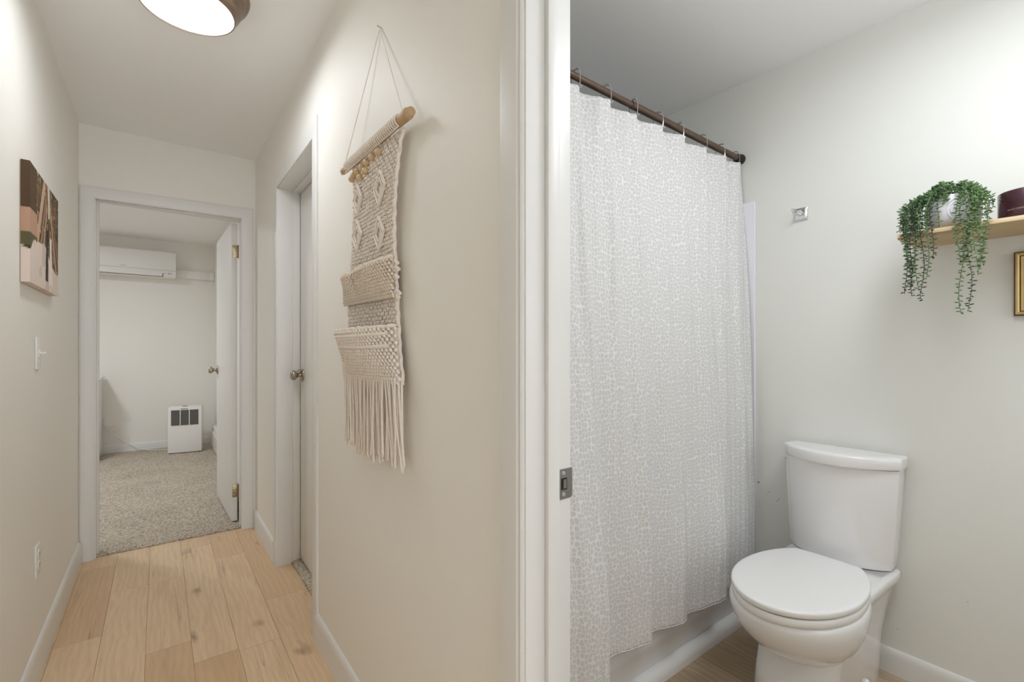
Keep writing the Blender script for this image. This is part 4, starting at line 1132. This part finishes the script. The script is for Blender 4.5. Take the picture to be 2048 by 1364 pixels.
# ------------------------------------------------------------------ bathroom wall: towel hook
hk = thing('towel_hook', (XB, .818, 1.748), 'small square chrome robe hook on the bathroom wall', 'hook')
q = MB()
q.loft([[(XB, y, z) for y, z in ((.792, 1.722), (.844, 1.722), (.844, 1.774), (.792, 1.774))], [(XB - .006, y, z) for y, z in ((.792, 1.722), (.844, 1.722), (.844, 1.774), (.792, 1.774))],
        [(XB - .011, y, z) for y, z in ((.800, 1.730), (.836, 1.730), (.836, 1.766), (.800, 1.766))]])
part(q, 'back_plate', M['chrome'], hk, bevel=.001, ang=20)
arm = [(XB - .009, .0), (XB - .030, -.001), (XB - .046, .001), (XB - .056, .008), (XB - .062, .018)]
m_ = MB(); wy = .0085; rings = []
for i, (x, z) in enumerate(arm):
    nx = arm[min(i + 1, 4)][0] - arm[max(i - 1, 0)][0]; nz = arm[min(i + 1, 4)][1] - arm[max(i - 1, 0)][1]; l_ = math.hypot(nx, nz); nx /= l_; nz /= l_
    tk_ = .0028 - .0003 * i
    c = Vector((x, .818 + .002 * i, 1.744 + z))
    n1 = Vector((-nz, 0, nx)) * tk_
    wz = .010
    rings.append([c + Vector((0, -wy, 0)) + n1, c + Vector((0, wy, 0)) + n1, c + Vector((0, wy, 0)) - n1, c + Vector((0, -wy, 0)) - n1])
m_.loft(rings); part(m_, 'hook_arm', M['chrome'], hk, bevel=.0008, ang=50)

# ------------------------------------------------------------------ shelf with plant and candle
sx0, sy1, sz0, sz1 = 1.905, .446, 1.540, 1.5575
sh = MB(); nS = 24
rows = []
for k in range(nS + 1):
    t = k / nS; y = -.35 + (sy1 + .35) * t
    e = .0022 * math.sin(k * 1.7) + .0015 * math.sin(k * 3.1)
    if k == nS: e += .004
    th = sz1 - .001 * math.sin(k)
    rows.append([(XB, y, sz0), (sx0 + .006 + e, y, sz0), (sx0 + e, y, sz0 + .004), (sx0 + .001 + e, y, sz1 - .003), (sx0 + .004 + e, y, sz1), (XB, y, sz1)])
sh.loft(rows)
shelf = sh.build('wall_shelf', M['shelfwood'], None, ang=40)
tag(shelf, 'light oak floating shelf holding the trailing plant and plum candle', 'shelf')
me = shelf.data; uvl = me.uv_layers.new(name='UVMap')
for l in me.loops:
    p = me.vertices[l.vertex_index].co; uvl.data[l.index].uv = (p.x + p.z, p.y)
a_ = me.attributes.new('tone', 'FLOAT', 'FACE'); a_.data.foreach_set('value', [.35] * len(me.polygons))
a_ = me.attributes.new('seed', 'FLOAT', 'FACE'); a_.data.foreach_set('value', [4.2] * len(me.polygons))

PX, PY = 1.995, .329
pp = thing('potted_plant', (PX, PY, sz1), 'fake string-of-leaves plant trailing from a white rounded pot on the oak shelf', 'plant')
def pot_prof():
    return [(.0, .006), (.030, .006), (.044, .009), (.057, .017), (.064, .030), (.0665, .05), (.066, .075), (.063, .092), (.059, .102), (.052, .106), (.048, .104), (.046, .095), (.0, .092)]
pm = MB(); pm.lathe([(r, sz1 + h) for r, h in pot_prof()], 40, (PX, PY, 0))
pot = part(pm, 'pot', M['pot'], pp, ang=60)
rg = MB()
for cang, in ((200,), (255,), (310,)):
    for rr_ in (.010, .017, .024):
        pts = []
        for k in range(19):
            b_ = 2 * PI * k / 18; da = rr_ * 1.0 * math.cos(b_) / .0665; z = sz1 + .056 + rr_ * 1.35 * math.sin(b_)
            a = R(cang) + da
            pts.append((PX + .0672 * math.cos(a), PY + .0672 * math.sin(a), min(z, sz1 + .093)))
        rg.tube(pts, .0009, 5)
part(rg, 'relief_rings', M['pot'], pp, under=pot)
for a in (30, 120, 210, 300): part(MB().lathe([(0, sz1), (.008, sz1), (.008, sz1 + .010), (0, sz1 + .010)], 10, (PX + .034 * math.cos(R(a)), PY + .034 * math.sin(R(a)), 0)), 'foot', M['dark'], pp, under=pot)
part(MB().lathe([(0, sz1 + .098), (.02, sz1 + .098), (.044, sz1 + .094), (.046, sz1 + .088), (0, sz1 + .086)], 24, (PX, PY, 0)), 'soil', M['soil'], pp)
rv = random.Random(21)
def leafmesh(mb, p, d, L_, W_):
    """little pinched leaf: pointed fat body along d"""
    d = d.normalized(); s = d.cross(Vector((0, 0, 1)));
    if s.length < .1: s = d.cross(Vector((1, 0, 0)))
    s.normalize(); n = s.cross(d)
    rings = []
    for t, w in ((0, .12), (.25, .72), (.55, 1), (.82, .6), (1.0, .08)):
        c = p + d * (L_ * t) + n * (-.12 * L_ * t * t)
        rings.append([c + s * W_ * w + n * 0, c + n * W_ * .55 * w, c - s * W_ * w, c - n * W_ * .55 * w])
    mb.loft(rings)
def vine(end, over, zend, mat_leaf, mat_stem, back=0.0, dens=1.0, start=None, arch=.02, straight=.006):
    """from the soil, over the pot rim (angle over in deg), then hang to zend; end = (x,y) of hanging part"""
    a = R(over)
    p0 = Vector((PX + .02 * math.cos(a), PY + .02 * math.sin(a), sz1 + .098))
    rimp = Vector((PX + .052 * math.cos(a), PY + .052 * math.sin(a), sz1 + .113 + arch))
    e0 = Vector((end[0], end[1], min(sz1 + .06 + arch, rimp.z - .03)))
    pts = [p0, p0.lerp(rimp, .55) + Vector((0, 0, .020 + arch * .5)), rimp, rimp.lerp(e0, .6) + Vector((0, 0, .010)), e0]
    z = e0.z; k = 0; ph = rv.random() * 6
    while z > zend + .02:
        z -= .03; k += 1
        pts.append(Vector((end[0] + straight * math.sin(k * .9 + ph) * .5, end[1] + straight * math.sin(k * .7 + ph), z)))
    pts.append(Vector((end[0] + .002, end[1] + rv.uniform(-.004, .004), zend)))
    P = smooth_path(pts, 5)
    mb = MB(); mb.tube(P, [.0014 - .0006 * i / len(P) for i in range(len(P))], 5)
    # leaves in alternating pairs
    lm = MB(); d = 0; side = 0; last = P[0]
    for i in range(1, len(P)):
        seg = P[i] - P[i - 1]; L_ = seg.length; t = 0
        while d + (L_ - t) >= .0054 / dens:
            t += .0054 / dens - d; d = 0
            p = P[i - 1] + seg * (t / L_); side += 1
            az = side * 2.4 + rv.uniform(-.5, .5); tdir = seg.normalized()
            o1 = tdir.orthogonal().normalized(); o2 = tdir.cross(o1)
            rad = o1 * math.cos(az) + o2 * math.sin(az)
            leafmesh(lm, p, rad + Vector((0, 0, rv.uniform(.0, .85))) + tdir * .25, rv.uniform(.0098, .0132), rv.uniform(.0033, .0043))
        d += L_ - t
    v = part(mb, 'vine', mat_stem, pp)
    part(lm, 'leaves', mat_leaf, pp, under=v, ang=80)
xf = 1.893   # hang plane just in front of the shelf edge
def yon(px_, X=xf):   # side offset along the shelf read off as a distance from its left end
    return px_
# long strands at the left end
LS = [(1.915, .452, 1.362), (1.905, .440, 1.385), (1.90, .428, 1.352), (1.895, .418, 1.372), (1.900, .408, 1.335), (1.897, .396, 1.40), (1.902, .432, 1.42), (1.91, .447, 1.45), (1.895, .385, 1.47)]
for i, (x, y, z) in enumerate(LS):
    vine((x - .008, y - .026), 100 + i * 9, z, M[['leaf3', 'leaf', 'leaf3', 'leaf'][i % 4]], M['stem'] if i % 2 else M['stemdark'], arch=.0 + .004 * (i % 3))
# long middle strands
for i, (x, y, z, m_) in enumerate(((1.893, .292, 1.288, 'leaf'), (1.893, .276, 1.298, 'leaf3'), (1.895, .284, 1.44, 'leaf2'), (1.893, .300, 1.44, 'leaf'), (1.893, .262, 1.40, 'leaf2'), (1.893, .257, 1.43, 'leaf'),
                                (1.893, .243, 1.425, 'leaf'), (1.895, .247, 1.47, 'leaf2'), (1.896, .270, 1.47, 'leaf2'))):
    vine((x, y), 200 + i * 12, z, M[m_], M['stem'], arch=.006 + .004 * (i % 3))
# short strands over the pot
for i, (x, y, z) in enumerate(((1.915, .372, 1.545), (1.918, .350, 1.558), (1.94, .40, 1.575), (1.93, .395, 1.56), (1.95, .41, 1.575), (1.945, .418, 1.585), (1.93, .388, 1.57), (1.925, .25, 1.58), (1.93, .24, 1.59), (1.92, .262, 1.57),
                               (1.94, .235, 1.61), (1.96, .420, 1.565), (1.965, .235, 1.60), (1.955, .405, 1.60), (1.965, .412, 1.61), (1.94, .322, 1.622), (1.94, .305, 1.630), (1.915, .425, 1.562), (1.91, .438, 1.561), (1.92, .412, 1.563), (1.93, .432, 1.565), (1.905, .415, 1.558), (1.925, .44, 1.564), (1.945, .434, 1.58), (1.905, .40, 1.555), (1.935, .27, 1.60), (1.935, .255, 1.605))):
    vine((x, y), math.degrees(math.atan2(y - PY, x - PX)), z, M[['leaf', 'leaf2', 'leaf3'][i % 3]], M['stem'], arch=.002 + .005 * (i % 4))
# bushy crown sprigs
for i in range(16):
    a = rv.uniform(0, 360); r1 = rv.uniform(.02, .066)
    ex = PX + r1 * math.cos(R(a)) - .01; ey = PY - .012 + r1 * math.sin(R(a))
    vine((ex, ey), a, sz1 + rv.uniform(.095, .115), M[['leaf2', 'leaf'][i % 2]], M['stem'], arch=rv.uniform(.006, .022), dens=1.2)

cn = thing('candle_jar', (1.995, .170, sz1), 'dark plum candle jar with gold lettering at the right end of the shelf', 'candle')
cx_, cy_, cr = 1.990, .163, .066
part(MB().lathe([(0, sz1), (cr - .006, sz1), (cr - .001, sz1 + .004), (cr, sz1 + .010), (cr, sz1 + .079), (cr - .0015, sz1 + .0805), (cr - .004, sz1 + .079), (cr - .004, sz1 + .05), (0, sz1 + .05)], 64, (cx_, cy_, 0)), 'jar', M['candle'], cn, ang=50)
part(MB().lathe([(0, sz1 + .0505), (cr - .0045, sz1 + .0505), (cr - .0045, sz1 + .060), (0, sz1 + .060)], 40, (cx_, cy_, 0)), 'wax', M['paper'], cn)
for k in range(3):
    a = R(120 * k + 20); part(MB().tube([(cx_ + .02 * math.cos(a), cy_ + .02 * math.sin(a), sz1 + .060), (cx_ + .02 * math.cos(a), cy_ + .02 * math.sin(a), sz1 + .068)], .001, 5), 'wick', M['paper'], cn)
def bent_text(txt, size, zc, a_start):
    cu = bpy.data.curves.new('text', 'FONT'); cu.body = txt; cu.size = size; cu.extrude = 0.0; cu.space_character = 1.12; cu.offset = size * .012
    to_ = bpy.data.objects.new('text', cu); C.objects.link(to_)
    dg = bpy.context.evaluated_depsgraph_get(); dg.update()
    me = bpy.data.meshes.new_from_object(to_.evaluated_get(dg)); 
    V = [v.co.copy() for v in me.vertices]; F = [tuple(p.vertices) for p in me.polygons]
    bpy.data.objects.remove(to_); bpy.data.curves.remove(cu); bpy.data.meshes.remove(me)
    m = MB()
    for v in V:
        a = a_start + v.x / cr; m.v.append((cx_ + (cr + .0003) * math.cos(a), cy_ + (cr + .0003) * math.sin(a), zc + v.y))
    m.f = F
    return m
# lettering runs left to right as seen from the hall
part(bent_text('BLACK HONEY VANILLA', .0056, sz1 + .0225, R(143)), 'lettering', M['goldprint'], cn, smooth=False, recalc=False, label='small gold capital letters')

# gilt frame partly in view below the shelf
gf = thing('gold_frame', (XB, .12, 1.387), 'gold wooden picture frame on the bathroom wall below the shelf', 'picture frame')
fy1, fy0, fz0, fz1 = .209, -.010, 1.288, 1.486
def frame_loft(prof):
    """prof: list of (inset, x-out)"""
    m = MB(); rings = []
    for ins, o_ in prof:
        rings.append([(XB - o_, fy0 + ins, fz0 + ins), (XB - o_, fy1 - ins, fz0 + ins), (XB - o_, fy1 - ins, fz1 - ins), (XB - o_, fy0 + ins, fz1 - ins)])
    m.loft(rings, cap=False); return m
part(frame_loft([(0, 0), (0, .017), (.002, .020), (.0035, .019)]), 'outer_edge', M['golddark'], gf, ang=20)
part(frame_loft([(.0032, .018), (.004, .022), (.009, .0235), (.0125, .021), (.0128, .019)]), 'moulding', M['gold'], gf, ang=25)
part(frame_loft([(.0127, .0205), (.0131, .0185), (.0140, .0185), (.0144, .020)]), 'groove', M['golddark'], gf, ang=25)
part(frame_loft([(.0142, .019), (.0155, .021), (.021, .020), (.024, .014), (.0255, .013)]), 'inner_moulding', M['gold'], gf, ang=25)
part(MB().box(XB - .014, XB - .001, fy0 + .024, fy1 - .024, fz0 + .024, fz1 - .024), 'panel', M['goldpanel'], gf)
part(MB().box(XB - .0145, XB - .0138, fy0 + .065, fy1 - .065, fz0 + .055, fz1 - .055), 'print', M['paper'], gf)

# strip helper property
for o in bpy.data.objects:
    if '_org' in o: del o['_org']
